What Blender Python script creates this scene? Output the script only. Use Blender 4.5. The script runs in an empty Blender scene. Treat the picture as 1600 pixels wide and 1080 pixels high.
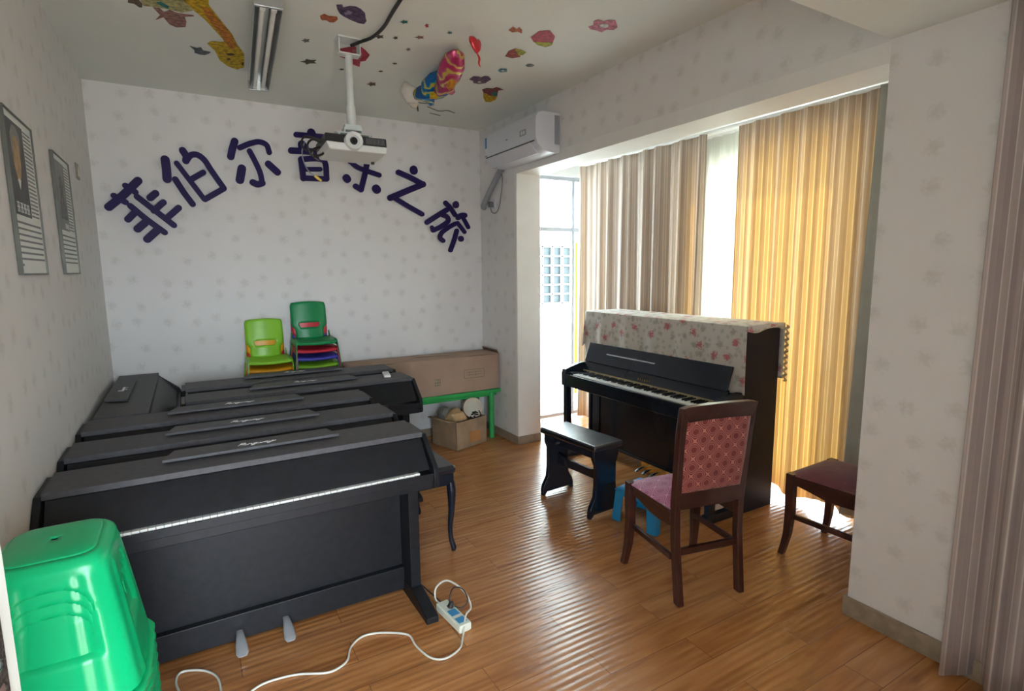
import bpy, bmesh, math, random
from mathutils import Vector, Matrix, Euler
R = math.radians
random.seed(7)
S = bpy.context.scene
COL = S.collection

# ------------------------------------------------------------------ camera
cam_d = bpy.data.cameras.new('camera'); cam = bpy.data.objects.new('camera', cam_d); COL.objects.link(cam)
cam_d.sensor_fit = 'HORIZONTAL'; cam_d.sensor_width = 36.0; cam_d.lens = 864.587/1600*36.0
cam_d.clip_start = 0.02
_rt = Vector((0.86230405, -0.50630787, -0.00916894)); _up = Vector((0.07695353, 0.11312213, 0.99059656)); _fw = Vector((0.50050963, 0.854901, -0.13650785))
m3 = Matrix((_rt, _up, -_fw)).transposed()
cam.matrix_world = Matrix.Translation((0.4859, -4.7240, 1.5393)) @ m3.to_4x4()
S.camera = cam
# ------------------------------------------------------------------ world, sun, exposure
S.view_settings.view_transform = 'Standard'; S.view_settings.look = 'None'
S.view_settings.gamma = 1.0; S.view_settings.exposure = 0.20
try: S.view_settings.use_curve_mapping = False
except Exception: pass
S.cycles.max_bounces = 10; S.cycles.diffuse_bounces = 6; S.cycles.glossy_bounces = 4; S.cycles.transmission_bounces = 6; S.cycles.transparent_max_bounces = 12
S.cycles.sample_clamp_indirect = 8.0
S.cycles.caustics_reflective = False; S.cycles.caustics_refractive = False
w = bpy.data.worlds.new('daylight'); S.world = w; w.use_nodes = True
nt = w.node_tree; bg = nt.nodes['Background']
tc = nt.nodes.new('ShaderNodeTexCoord'); sx = nt.nodes.new('ShaderNodeSeparateXYZ'); rp = nt.nodes.new('ShaderNodeValToRGB')
nt.links.new(tc.outputs['Generated'], sx.inputs[0]); nt.links.new(sx.outputs['Z'], rp.inputs[0]); nt.links.new(rp.outputs[0], bg.inputs[0])
rp.color_ramp.elements[0].position = 0.0; rp.color_ramp.elements[0].color = (0.56, 0.60, 0.62, 1)
rp.color_ramp.elements[1].position = 0.03; rp.color_ramp.elements[1].color = (0.78, 0.89, 1.0, 1)
bg.inputs[1].default_value = 22.5
sun_d = bpy.data.lights.new('sun', 'SUN'); sun = bpy.data.objects.new('sun', sun_d); COL.objects.link(sun)
sun_d.energy = 14.0; sun_d.angle = R(1.0); sun_d.color = (1.0, 0.94, 0.84)
sun.rotation_euler = Vector((0.72, -0.24, 0.80)).to_track_quat('Z', 'Y').to_euler()
def portal(name, loc, rot, sx_, sy_):
    d = bpy.data.lights.new(name, 'AREA'); o = bpy.data.objects.new(name, d); COL.objects.link(o)
    d.shape = 'RECTANGLE'; d.size = sx_; d.size_y = sy_; o.location = loc; o.rotation_euler = rot
    d.cycles.is_portal = True
portal('portal_end_window', (3.60, -0.10, 1.22), (R(-90), 0, 0), 0.88, 2.34)
portal('portal_side_window', (4.09, -2.33, 1.21), (0, R(90), 0), 2.34, 1.20)
portal('portal_doorway', (0.56, -4.97, 1.06), (R(90), 0, 0), 0.98, 2.12)

# ------------------------------------------------------------------ materials
def new_mat(name):
    m = bpy.data.materials.new(name); m.use_nodes = True
    n = m.node_tree.nodes; p = n['Principled BSDF']
    return m, m.node_tree, p
def N(nt, t, **kw):
    n = nt.nodes.new(t)
    for k, v in kw.items():
        if k.startswith('i_'): n.inputs[k[2:].replace('_', ' ')].default_value = v
        else: setattr(n, k, v)
    return n
def mat(name, col, rough=0.5, metal=0.0, spec=0.5, var=0.06, scale=8.0, bump=0.0, bscale=60.0, coat=0.0):
    m, nt, p = new_mat(name)
    tc = N(nt, 'ShaderNodeTexCoord'); no = N(nt, 'ShaderNodeTexNoise'); no.inputs['Scale'].default_value = scale; no.inputs['Detail'].default_value = 3
    nt.links.new(tc.outputs['Object'], no.inputs['Vector'])
    r = N(nt, 'ShaderNodeValToRGB')
    a = [max(0, c*(1-var)) for c in col]; b = [min(1, c*(1+var)) for c in col]
    r.color_ramp.elements[0].position = .35; r.color_ramp.elements[0].color = (*a, 1)
    r.color_ramp.elements[1].position = .65; r.color_ramp.elements[1].color = (*b, 1)
    nt.links.new(no.outputs['Fac'], r.inputs[0]); nt.links.new(r.outputs[0], p.inputs['Base Color'])
    p.inputs['Roughness'].default_value = rough; p.inputs['Metallic'].default_value = metal
    p.inputs['Specular IOR Level'].default_value = spec; p.inputs['Coat Weight'].default_value = coat
    if bump:
        n2 = N(nt, 'ShaderNodeTexNoise'); n2.inputs['Scale'].default_value = bscale
        bp = N(nt, 'ShaderNodeBump'); bp.inputs['Strength'].default_value = bump; bp.inputs['Distance'].default_value = 0.002
        nt.links.new(tc.outputs['Object'], n2.inputs['Vector']); nt.links.new(n2.outputs['Fac'], bp.inputs['Height']); nt.links.new(bp.outputs[0], p.inputs['Normal'])
    return m
def math_n(nt, op, a, b=None, c=None):
    n = nt.nodes.new('ShaderNodeMath'); n.operation = op
    for i, v in enumerate((a, b, c)):
        if v is None: continue
        if isinstance(v, (int, float)): n.inputs[i].default_value = v
        else: nt.links.new(v, n.inputs[i])
    return n.outputs[0]
def mix_c(nt, f, a, b):
    n = nt.nodes.new('ShaderNodeMix'); n.data_type = 'RGBA'
    for k, v in ((0, f), (6, a), (7, b)):
        if isinstance(v, (int, float)): n.inputs[k].default_value = v
        elif isinstance(v, tuple): n.inputs[k].default_value = (*v, 1) if len(v) == 3 else v
        else: nt.links.new(v, n.inputs[k])
    return n.outputs[2]

def wallpaper(name, base, motif):
    """off-white paper with small scattered sprigs, mapped on (x+y, z)"""
    m, nt, p = new_mat(name)
    tc = N(nt, 'ShaderNodeTexCoord'); s = N(nt, 'ShaderNodeSeparateXYZ'); nt.links.new(tc.outputs['Object'], s.inputs[0])
    u = math_n(nt, 'ADD', s.outputs[0], s.outputs[1])
    cb = N(nt, 'ShaderNodeCombineXYZ'); nt.links.new(u, cb.inputs[0]); nt.links.new(s.outputs[2], cb.inputs[1])
    v = N(nt, 'ShaderNodeTexVoronoi'); v.voronoi_dimensions = '2D'; v.inputs['Scale'].default_value = 6.2; v.inputs['Randomness'].default_value = .5
    no = N(nt, 'ShaderNodeTexNoise'); no.inputs['Scale'].default_value = 60; no.inputs['Detail'].default_value = 2
    nt.links.new(cb.outputs[0], v.inputs['Vector']); nt.links.new(cb.outputs[0], no.inputs['Vector'])
    d = math_n(nt, 'ADD', v.outputs['Distance'], math_n(nt, 'MULTIPLY', math_n(nt, 'SUBTRACT', no.outputs['Fac'], .5), .45))
    mr = N(nt, 'ShaderNodeMapRange'); mr.inputs[1].default_value = .04; mr.inputs[2].default_value = .24; mr.inputs[3].default_value = .34; mr.inputs[4].default_value = 0
    nt.links.new(d, mr.inputs[0])
    n2 = N(nt, 'ShaderNodeTexNoise'); n2.inputs['Scale'].default_value = 5; nt.links.new(cb.outputs[0], n2.inputs['Vector'])
    b2 = mix_c(nt, n2.outputs['Fac'], tuple(c*.96 for c in base), tuple(min(1, c*1.03) for c in base))
    mc = mix_c(nt, v.outputs['Color'], motif, tuple(motif[i]*(1.02, 1.0, .92)[i] for i in range(3)))
    nt.links.new(mix_c(nt, mr.outputs[0], b2, mc), p.inputs['Base Color'])
    p.inputs['Roughness'].default_value = .62; p.inputs['Specular IOR Level'].default_value = .35
    bp = N(nt, 'ShaderNodeBump'); bp.inputs['Strength'].default_value = .12; bp.inputs['Distance'].default_value = .002
    nt.links.new(no.outputs['Fac'], bp.inputs['Height']); nt.links.new(bp.outputs[0], p.inputs['Normal'])
    return m
def floor_mat():
    m, nt, p = new_mat('laminate_floor')
    tc = N(nt, 'ShaderNodeTexCoord'); mp = N(nt, 'ShaderNodeMapping'); nt.links.new(tc.outputs['Object'], mp.inputs[0])
    mp.inputs['Location'].default_value = (-1.775+.81*4, 2.535+.1425*40, 0)
    br = N(nt, 'ShaderNodeTexBrick'); nt.links.new(mp.outputs[0], br.inputs['Vector'])
    br.inputs['Scale'].default_value = 1.0; br.inputs['Brick Width'].default_value = .81; br.inputs['Row Height'].default_value = .1425
    br.inputs['Mortar Size'].default_value = .0016; br.inputs['Mortar Smooth'].default_value = .1; br.inputs['Bias'].default_value = 0
    br.inputs['Color1'].default_value = (.0, .0, .0, 1); br.inputs['Color2'].default_value = (1, 1, 1, 1); br.inputs['Mortar'].default_value = (.5, .5, .5, 1)
    # grain stretched along the plank
    mg = N(nt, 'ShaderNodeMapping'); mg.inputs['Scale'].default_value = (1.6, 16, 1); nt.links.new(tc.outputs['Object'], mg.inputs[0])
    off = N(nt, 'ShaderNodeVectorMath', operation='ADD'); nt.links.new(mg.outputs[0], off.inputs[0])
    sc = N(nt, 'ShaderNodeVectorMath', operation='SCALE'); nt.links.new(br.outputs['Color'], sc.inputs[0]); sc.inputs['Scale'].default_value = 9
    nt.links.new(sc.outputs[0], off.inputs[1])
    g = N(nt, 'ShaderNodeTexNoise'); g.inputs['Scale'].default_value = 1.6; g.inputs['Detail'].default_value = 6; g.inputs['Distortion'].default_value = .7; nt.links.new(off.outputs[0], g.inputs['Vector'])
    g2 = N(nt, 'ShaderNodeTexNoise'); g2.inputs['Scale'].default_value = .9; g2.inputs['Detail'].default_value = 2; nt.links.new(off.outputs[0], g2.inputs['Vector'])
    r = N(nt, 'ShaderNodeValToRGB'); cr = r.color_ramp
    cr.elements[0].position = .25; cr.elements[0].color = (.20, .070, .019, 1)
    cr.elements[1].position = .78; cr.elements[1].color = (.60, .285, .105, 1)
    e = cr.elements.new(.5); e.color = (.43, .175, .055, 1)
    nt.links.new(math_n(nt, 'ADD', math_n(nt, 'MULTIPLY', g.outputs['Fac'], .75), math_n(nt, 'MULTIPLY', g2.outputs['Fac'], .28)), r.inputs[0])
    tint = mix_c(nt, math_n(nt, 'MULTIPLY', br.outputs['Color'], .22), r.outputs[0], (.50, .27, .12))
    col = mix_c(nt, math_n(nt, 'MULTIPLY', br.outputs['Fac'], .6), tint, (.07, .025, .01))
    nt.links.new(col, p.inputs['Base Color'])
    # hand-scraped ripples along the planks
    wv = N(nt, 'ShaderNodeTexWave'); wv.wave_type = 'BANDS'; wv.bands_direction = 'Y'; wv.inputs['Scale'].default_value = 9.5
    wv.inputs['Distortion'].default_value = 2.2; wv.inputs['Detail'].default_value = 1.0; wv.inputs['Detail Scale'].default_value = .25
    mw = N(nt, 'ShaderNodeMapping'); mw.inputs['Scale'].default_value = (.55, 1, 1); nt.links.new(tc.outputs['Object'], mw.inputs[0]); nt.links.new(mw.outputs[0], wv.inputs['Vector'])
    b1 = N(nt, 'ShaderNodeBump'); b1.inputs['Strength'].default_value = .50; b1.inputs['Distance'].default_value = .0016; nt.links.new(wv.outputs['Fac'], b1.inputs['Height'])
    b2 = N(nt, 'ShaderNodeBump'); b2.inputs['Strength'].default_value = .5; b2.inputs['Distance'].default_value = .0015; b2.invert = True
    nt.links.new(br.outputs['Fac'], b2.inputs['Height']); nt.links.new(b1.outputs[0], b2.inputs['Normal']); nt.links.new(b2.outputs[0], p.inputs['Normal'])
    p.inputs['Roughness'].default_value = .22; p.inputs['Specular IOR Level'].default_value = .55
    return m
def curtain_mat(name, base, dark, light, tcol, tfac):
    m, nt, p = new_mat(name)
    uv = N(nt, 'ShaderNodeUVMap'); s = N(nt, 'ShaderNodeSeparateXYZ'); nt.links.new(uv.outputs[0], s.inputs[0])
    fr = math_n(nt, 'FRACT', math_n(nt, 'MULTIPLY', s.outputs[0], 6.0))
    r = N(nt, 'ShaderNodeValToRGB'); cr = r.color_ramp; cr.interpolation = 'LINEAR'
    mid = tuple((p_+q_)/2 for p_, q_ in zip(base, dark))
    stops = [(0, base), (.08, base), (.095, light), (.115, light), (.13, mid), (.27, mid), (.28, dark), (.40, dark), (.412, light), (.425, light), (.437, base), (.60, base), (.61, light), (.635, light), (.65, dark), (.78, dark), (.79, mid), (.90, mid), (.912, light), (.93, light), (.945, base)]
    cr.elements[0].position = 0; cr.elements[0].color = (*base, 1); cr.elements[1].position = 1; cr.elements[1].color = (*base, 1)
    for q, c in stops[1:]: e = cr.elements.new(q); e.color = (*c, 1)
    nt.links.new(fr, r.inputs[0])
    nt.links.new(r.outputs[0], p.inputs['Base Color']); p.inputs['Roughness'].default_value = .85; p.inputs['Specular IOR Level'].default_value = .2
    p.inputs['Sheen Weight'].default_value = .15
    tr = N(nt, 'ShaderNodeBsdfTranslucent')
    mc = nt.nodes.new('ShaderNodeMix'); mc.data_type = 'RGBA'; mc.blend_type = 'MULTIPLY'; mc.inputs[0].default_value = 1.0
    nt.links.new(r.outputs[0], mc.inputs[6]); mc.inputs[7].default_value = (*tcol, 1); nt.links.new(mc.outputs[2], tr.inputs[0])
    ms = N(nt, 'ShaderNodeMixShader'); ms.inputs[0].default_value = tfac
    nt.links.new(p.outputs[0], ms.inputs[1]); nt.links.new(tr.outputs[0], ms.inputs[2])
    nt.links.new(ms.outputs[0], nt.nodes['Material Output'].inputs[0])
    return m
def glass_mat():
    m, nt, p = new_mat('window_glass')
    t = N(nt, 'ShaderNodeBsdfTransparent'); t.inputs[0].default_value = (.94, .98, .97, 1)
    g = N(nt, 'ShaderNodeBsdfGlossy'); g.inputs['Roughness'].default_value = .02
    lw = N(nt, 'ShaderNodeLayerWeight'); lw.inputs[0].default_value = .15
    ms = N(nt, 'ShaderNodeMixShader'); nt.links.new(math_n(nt, 'MULTIPLY', lw.outputs['Fresnel'], .6), ms.inputs[0])
    nt.links.new(t.outputs[0], ms.inputs[1]); nt.links.new(g.outputs[0], ms.inputs[2]); nt.links.new(ms.outputs[0], nt.nodes['Material Output'].inputs[0])
    return m
def brocade(name, ground, figure, pitch, rings=5.0, rough=.7):
    """woven diamond lattice with rings in it, on (u, v) UVs in metres"""
    m, nt, p = new_mat(name)
    uv = N(nt, 'ShaderNodeUVMap'); s = N(nt, 'ShaderNodeSeparateXYZ'); nt.links.new(uv.outputs[0], s.inputs[0])
    no = N(nt, 'ShaderNodeTexNoise'); no.inputs['Scale'].default_value = 45; nt.links.new(uv.outputs[0], no.inputs['Vector'])
    wob = math_n(nt, 'MULTIPLY', math_n(nt, 'SUBTRACT', no.outputs['Fac'], .5), .9)
    k = 2*math.pi/pitch
    a = math_n(nt, 'COSINE', math_n(nt, 'MULTIPLY', s.outputs[0], k)); b = math_n(nt, 'COSINE', math_n(nt, 'MULTIPLY', s.outputs[1], k*1.1))
    f = math_n(nt, 'ADD', math_n(nt, 'ADD', a, b), math_n(nt, 'MULTIPLY', wob, .35))
    mr = N(nt, 'ShaderNodeValToRGB'); cr = mr.color_ramp
    tone = ((0, 1), (.05, 1), (.09, 0), (.24, .05), (.28, .8), (.36, .8), (.40, .1), (.58, .1), (.62, .6), (.72, .6), (.76, 0), (1, 0))
    cr.elements[0].color = (1, 1, 1, 1); cr.elements[1].color = (0, 0, 0, 1)
    for q, c in tone[1:-1]: e = cr.elements.new(q); e.color = (c, c, c, 1)
    nt.links.new(math_n(nt, 'MULTIPLY', math_n(nt, 'ABSOLUTE', f), rings), mr.inputs[0])
    nt.links.new(mix_c(nt, mr.outputs[0], ground, figure), p.inputs['Base Color'])
    p.inputs['Roughness'].default_value = rough; p.inputs['Sheen Weight'].default_value = .25
    bp = N(nt, 'ShaderNodeBump'); bp.inputs['Strength'].default_value = .3; bp.inputs['Distance'].default_value = .001
    nt.links.new(mr.outputs[0], bp.inputs['Height']); nt.links.new(bp.outputs[0], p.inputs['Normal'])
    return m
def floral_cloth():
    m, nt, p = new_mat('floral_cloth')
    uv = N(nt, 'ShaderNodeUVMap')
    def blobs(scale, lo, hi, off):
        mp = N(nt, 'ShaderNodeMapping'); mp.inputs['Location'].default_value = (off, off*1.7, 0); nt.links.new(uv.outputs[0], mp.inputs[0])
        v = N(nt, 'ShaderNodeTexVoronoi'); v.voronoi_dimensions = '2D'; v.inputs['Scale'].default_value = scale; v.inputs['Randomness'].default_value = .85
        no = N(nt, 'ShaderNodeTexNoise'); no.inputs['Scale'].default_value = 70; nt.links.new(mp.outputs[0], no.inputs['Vector'])
        nt.links.new(mp.outputs[0], v.inputs['Vector'])
        d = math_n(nt, 'ADD', v.outputs['Distance'], math_n(nt, 'MULTIPLY', math_n(nt, 'SUBTRACT', no.outputs['Fac'], .5), .5))
        mr = N(nt, 'ShaderNodeMapRange'); mr.inputs[1].default_value = lo; mr.inputs[2].default_value = hi; mr.inputs[3].default_value = 1; mr.inputs[4].default_value = 0
        nt.links.new(d, mr.inputs[0]); return mr.outputs[0]
    base = (.60, .57, .52)
    c = mix_c(nt, math_n(nt, 'MULTIPLY', blobs(18, .10, .30, 3.3), .55), base, (.30, .33, .27))
    c = mix_c(nt, math_n(nt, 'MULTIPLY', blobs(9, .10, .22, 1.1), .8), c, (.36, .33, .30))
    c = mix_c(nt, math_n(nt, 'MULTIPLY', blobs(6.5, .10, .19, .2), .9), c, (.48, .13, .15))
    nt.links.new(c, p.inputs['Base Color']); p.inputs['Roughness'].default_value = .85
    return m
def stripes_foil(name, c1, c2, c3):
    m, nt, p = new_mat(name)
    tc = N(nt, 'ShaderNodeTexCoord'); wv = N(nt, 'ShaderNodeTexWave'); wv.inputs['Scale'].default_value = 4; wv.inputs['Distortion'].default_value = 14; wv.inputs['Detail'].default_value = 3; wv.inputs['Detail Scale'].default_value = 1.4
    nt.links.new(tc.outputs['Object'], wv.inputs['Vector'])
    r = N(nt, 'ShaderNodeValToRGB'); r.color_ramp.interpolation = 'CONSTANT'
    r.color_ramp.elements[0].color = (*c1, 1); r.color_ramp.elements[1].position = .45; r.color_ramp.elements[1].color = (*c2, 1)
    e = r.color_ramp.elements.new(.85); e.color = (*c3, 1)
    nt.links.new(wv.outputs['Fac'], r.inputs[0]); nt.links.new(r.outputs[0], p.inputs['Base Color']); p.inputs['Roughness'].default_value = .25; p.inputs['Metallic'].default_value = .25
    return m

M = {}
M['wallpaper'] = wallpaper('wallpaper_sprigs', (.745, .738, .735), (.46, .45, .43))
M['ceiling'] = mat('ceiling_paint', (.74, .775, .735), .8, var=.02, scale=2)
M['white_paint'] = mat('white_paint', (.78, .78, .76), .5, var=.02)
M['floor'] = floor_mat()
M['baseboard'] = mat('baseboard_wood', (.29, .23, .165), .45, var=.15, scale=20)
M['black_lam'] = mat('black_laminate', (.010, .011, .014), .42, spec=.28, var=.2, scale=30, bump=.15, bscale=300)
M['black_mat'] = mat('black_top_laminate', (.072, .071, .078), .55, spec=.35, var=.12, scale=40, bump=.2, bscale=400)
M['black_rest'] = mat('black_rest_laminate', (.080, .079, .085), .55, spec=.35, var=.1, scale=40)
M['piano_black'] = mat('polished_black', (.010, .014, .024), .20, spec=.4, var=.05, coat=.05)  # slight blue puts the window haze into the base colour
M['black_leather'] = mat('black_leather', (.014, .016, .022), .24, spec=.8, var=.1, bump=.3, bscale=180)
M['ivory'] = mat('key_white', (.80, .80, .76), .25, var=.02)
M['ebony'] = mat('key_black', (.012, .012, .014), .25, var=.02)
M['silver'] = mat('silver_metal', (.55, .56, .58), .25, 1.0, var=.03)
M['pedal'] = mat('nickel_pedal', (.50, .51, .53), .25, .45, var=.03)
M['brass'] = mat('brass', (.83, .55, .16), .25, .9, var=.08)
M['logo'] = mat('logo_silver', (.72, .72, .72), .4, var=.02)
M['green_pl'] = mat('green_plastic', (.0, .42, .155), .30, spec=.5, var=.05, scale=6)
M['green_tab'] = mat('green_table_plastic', (.03, .36, .09), .35, var=.04)
M['lime_pl'] = mat('lime_plastic', (.24, .56, .03), .35, var=.03)
M['dgreen_pl'] = mat('dark_green_plastic', (.0, .23, .07), .35, var=.03)
M['orange_pl'] = mat('orange_plastic', (.78, .36, .01), .35, var=.03)
M['red_pl'] = mat('red_plastic', (.60, .03, .05), .35, var=.03)
M['blue_pl'] = mat('blue_plastic', (.06, .06, .42), .35, var=.03)
M['sky_pl'] = mat('sky_blue_plastic', (.02, .28, .62), .35, var=.03)
M['card'] = mat('cardboard', (.36, .25, .185), .8, var=.07, scale=5)
M['card_d'] = mat('old_cardboard', (.33, .23, .14), .8, var=.16, scale=9)
M['card_in'] = mat('cardboard_edge', (.20, .13, .085), .85)
M['card_ink'] = mat('carton_ink', (.10, .15, .09), .8)
M['tape'] = mat('packing_tape', (.45, .22, .08), .3, var=.1)
M['wood_dark'] = mat('dark_red_wood', (.048, .016, .014), .30, var=.25, scale=18, coat=.3)
M['seat_pink'] = brocade('seat_pink_fabric', (.26, .028, .12), (.50, .15, .30), .11, .5, .6)
M['seat_red'] = brocade('seat_dark_red_fabric', (.105, .012, .024), (.15, .02, .036), .11, .5, .75)
M['back_fab'] = brocade('back_diamond_fabric', (.19, .022, .028), (.52, .20, .165), .093, .5, .75)
M['cloth'] = floral_cloth()
M['lace'] = mat('lace_trim', (.42, .36, .27), .9, var=.3, scale=120)
M['navy'] = mat('navy_acrylic', (.018, .009, .080), .5, spec=.2, var=.08)
M['ac_white'] = mat('ac_white', (.66, .69, .76), .35, var=.01)
M['ac_grey'] = mat('ac_grey', (.30, .32, .36), .4)
M['dark_pl'] = mat('dark_plastic', (.018, .018, .018), .4)
M['grey_pl'] = mat('grey_plastic', (.16, .16, .18), .5)
M['proj_white'] = mat('projector_white', (.62, .64, .62), .4, var=.02)
M['lens'] = mat('lens_glass', (.01, .01, .012), .05, coat=1.0)
M['steel'] = mat('galvanised_steel', (.60, .63, .61), .4, .1, var=.08)
M['lamp_metal'] = mat('lamp_reflector', (.42, .44, .43), .28, .7, var=.05)
M['tube'] = mat('lamp_tube_glass', (.80, .81, .78), .2, var=.01)
M['cable_w'] = mat('white_cable', (.66, .66, .58), .45)
M['cable_b'] = mat('black_cable', (.015, .013, .012), .45)
M['yellow_pl'] = mat('yellow_plug', (.62, .42, .05), .4)
M['strip'] = mat('strip_white', (.70, .74, .64), .35)
M['strip_b'] = mat('strip_blue_label', (.04, .28, .58), .5)
M['alu'] = mat('window_aluminium', (.42, .44, .48), .4, .3)
M['yellow_film'] = mat('yellow_strip_paint', (.72, .76, .10), .5)
M['glass'] = glass_mat()
M['curtain'] = curtain_mat('striped_curtain', (.60, .52, .455), (.50, .42, .365), (.78, .735, .68), (1.13, .93, .50), .34)
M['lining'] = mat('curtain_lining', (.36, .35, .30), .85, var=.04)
M['curtain2'] = curtain_mat('striped_curtain_front', (.54, .465, .445), (.40, .335, .325), (.74, .69, .67), (.9, .7, .5), .2)
M['sheer'] = curtain_mat('sheer_voile', (.80, .79, .74), (.76, .75, .70), (.84, .83, .79), (1, 1, .96), .6)
M['door_white'] = mat('door_white', (.74, .78, .74), .4, var=.02)
M['bronze'] = mat('antique_bronze', (.10, .09, .085), .4, .7, var=.6, scale=160, bump=1.0, bscale=260)
M['bronze_in'] = mat('lock_panel', (.20, .13, .125), .4, .5, var=.1)
M['paper'] = mat('poster_paper', (.74, .77, .72), .35, var=.02)
M['ink'] = mat('poster_ink', (.16, .16, .16), .6)
M['old_brass'] = mat('dull_brass', (.26, .20, .09), .4, .6, var=.1)
M['piano_side'] = mat('satin_black', (.014, .012, .022), .5, spec=.12, var=.05)
M['photo'] = mat('portrait_dark', (.045, .043, .038), .4, var=.25, scale=12)
M['photo_g'] = mat('portrait_grey', (.20, .195, .17), .4, var=.2, scale=10)
M['skin'] = mat('portrait_face', (.42, .27, .12), .45, var=.2, scale=30)
M['frame'] = mat('poster_frame', (.10, .105, .09), .4, .3)
M['drum'] = mat('drum_skin', (.56, .55, .46), .6, var=.05)
M['cream'] = mat('cream_plastic', (.56, .50, .40), .6, var=.08)
M['tan_paper'] = mat('tan_paper', (.46, .31, .16), .75, var=.12)
M['latex'] = mat('deflated_latex', (.60, .57, .50), .35, var=.08)
M['foil_blue'] = stripes_foil('foil_blue', (.01, .11, .34), (.01, .26, .42), (.55, .45, .06))
M['foil_pink'] = stripes_foil('foil_pink', (.42, .03, .12), (.48, .10, .18), (.60, .45, .10))
M['foil_red'] = mat('foil_red', (.55, .02, .03), .3, .2)
M['brick'] = mat('neighbour_render', (.70, .70, .68), .9, var=.05)
M['dark_glass'] = mat('neighbour_window', (.015, .022, .024), .5)
M['bars'] = mat('window_bars', (.55, .62, .62), .4)
for k, c in dict(yellow=(.62, .42, .01), orange=(.58, .22, .02), brown=(.14, .07, .02), paleyellow=(.50, .48, .22), teal=(.03, .20, .18), taupe=(.16, .12, .09), pinkbrown=(.34, .18, .15),
                 greyblue=(.13, .17, .19), purple=(.115, .08, .16), lilac=(.30, .23, .36), orangered=(.46, .13, .05), red=(.46, .04, .07), rose=(.50, .17, .19), pink=(.58, .20, .28), white=(.66, .66, .62),
                 lime=(.42, .40, .04), crimson=(.38, .08, .06), maroon=(.22, .05, .05), plum=(.15, .08, .15), sky=(.10, .32, .42), grey=(.22, .24, .23), khaki=(.10, .09, .05)).items():
    M['st_'+k] = mat('sticker_'+k, [q*.8 for q in c], .6, spec=.2, var=.40, scale=45)

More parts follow.
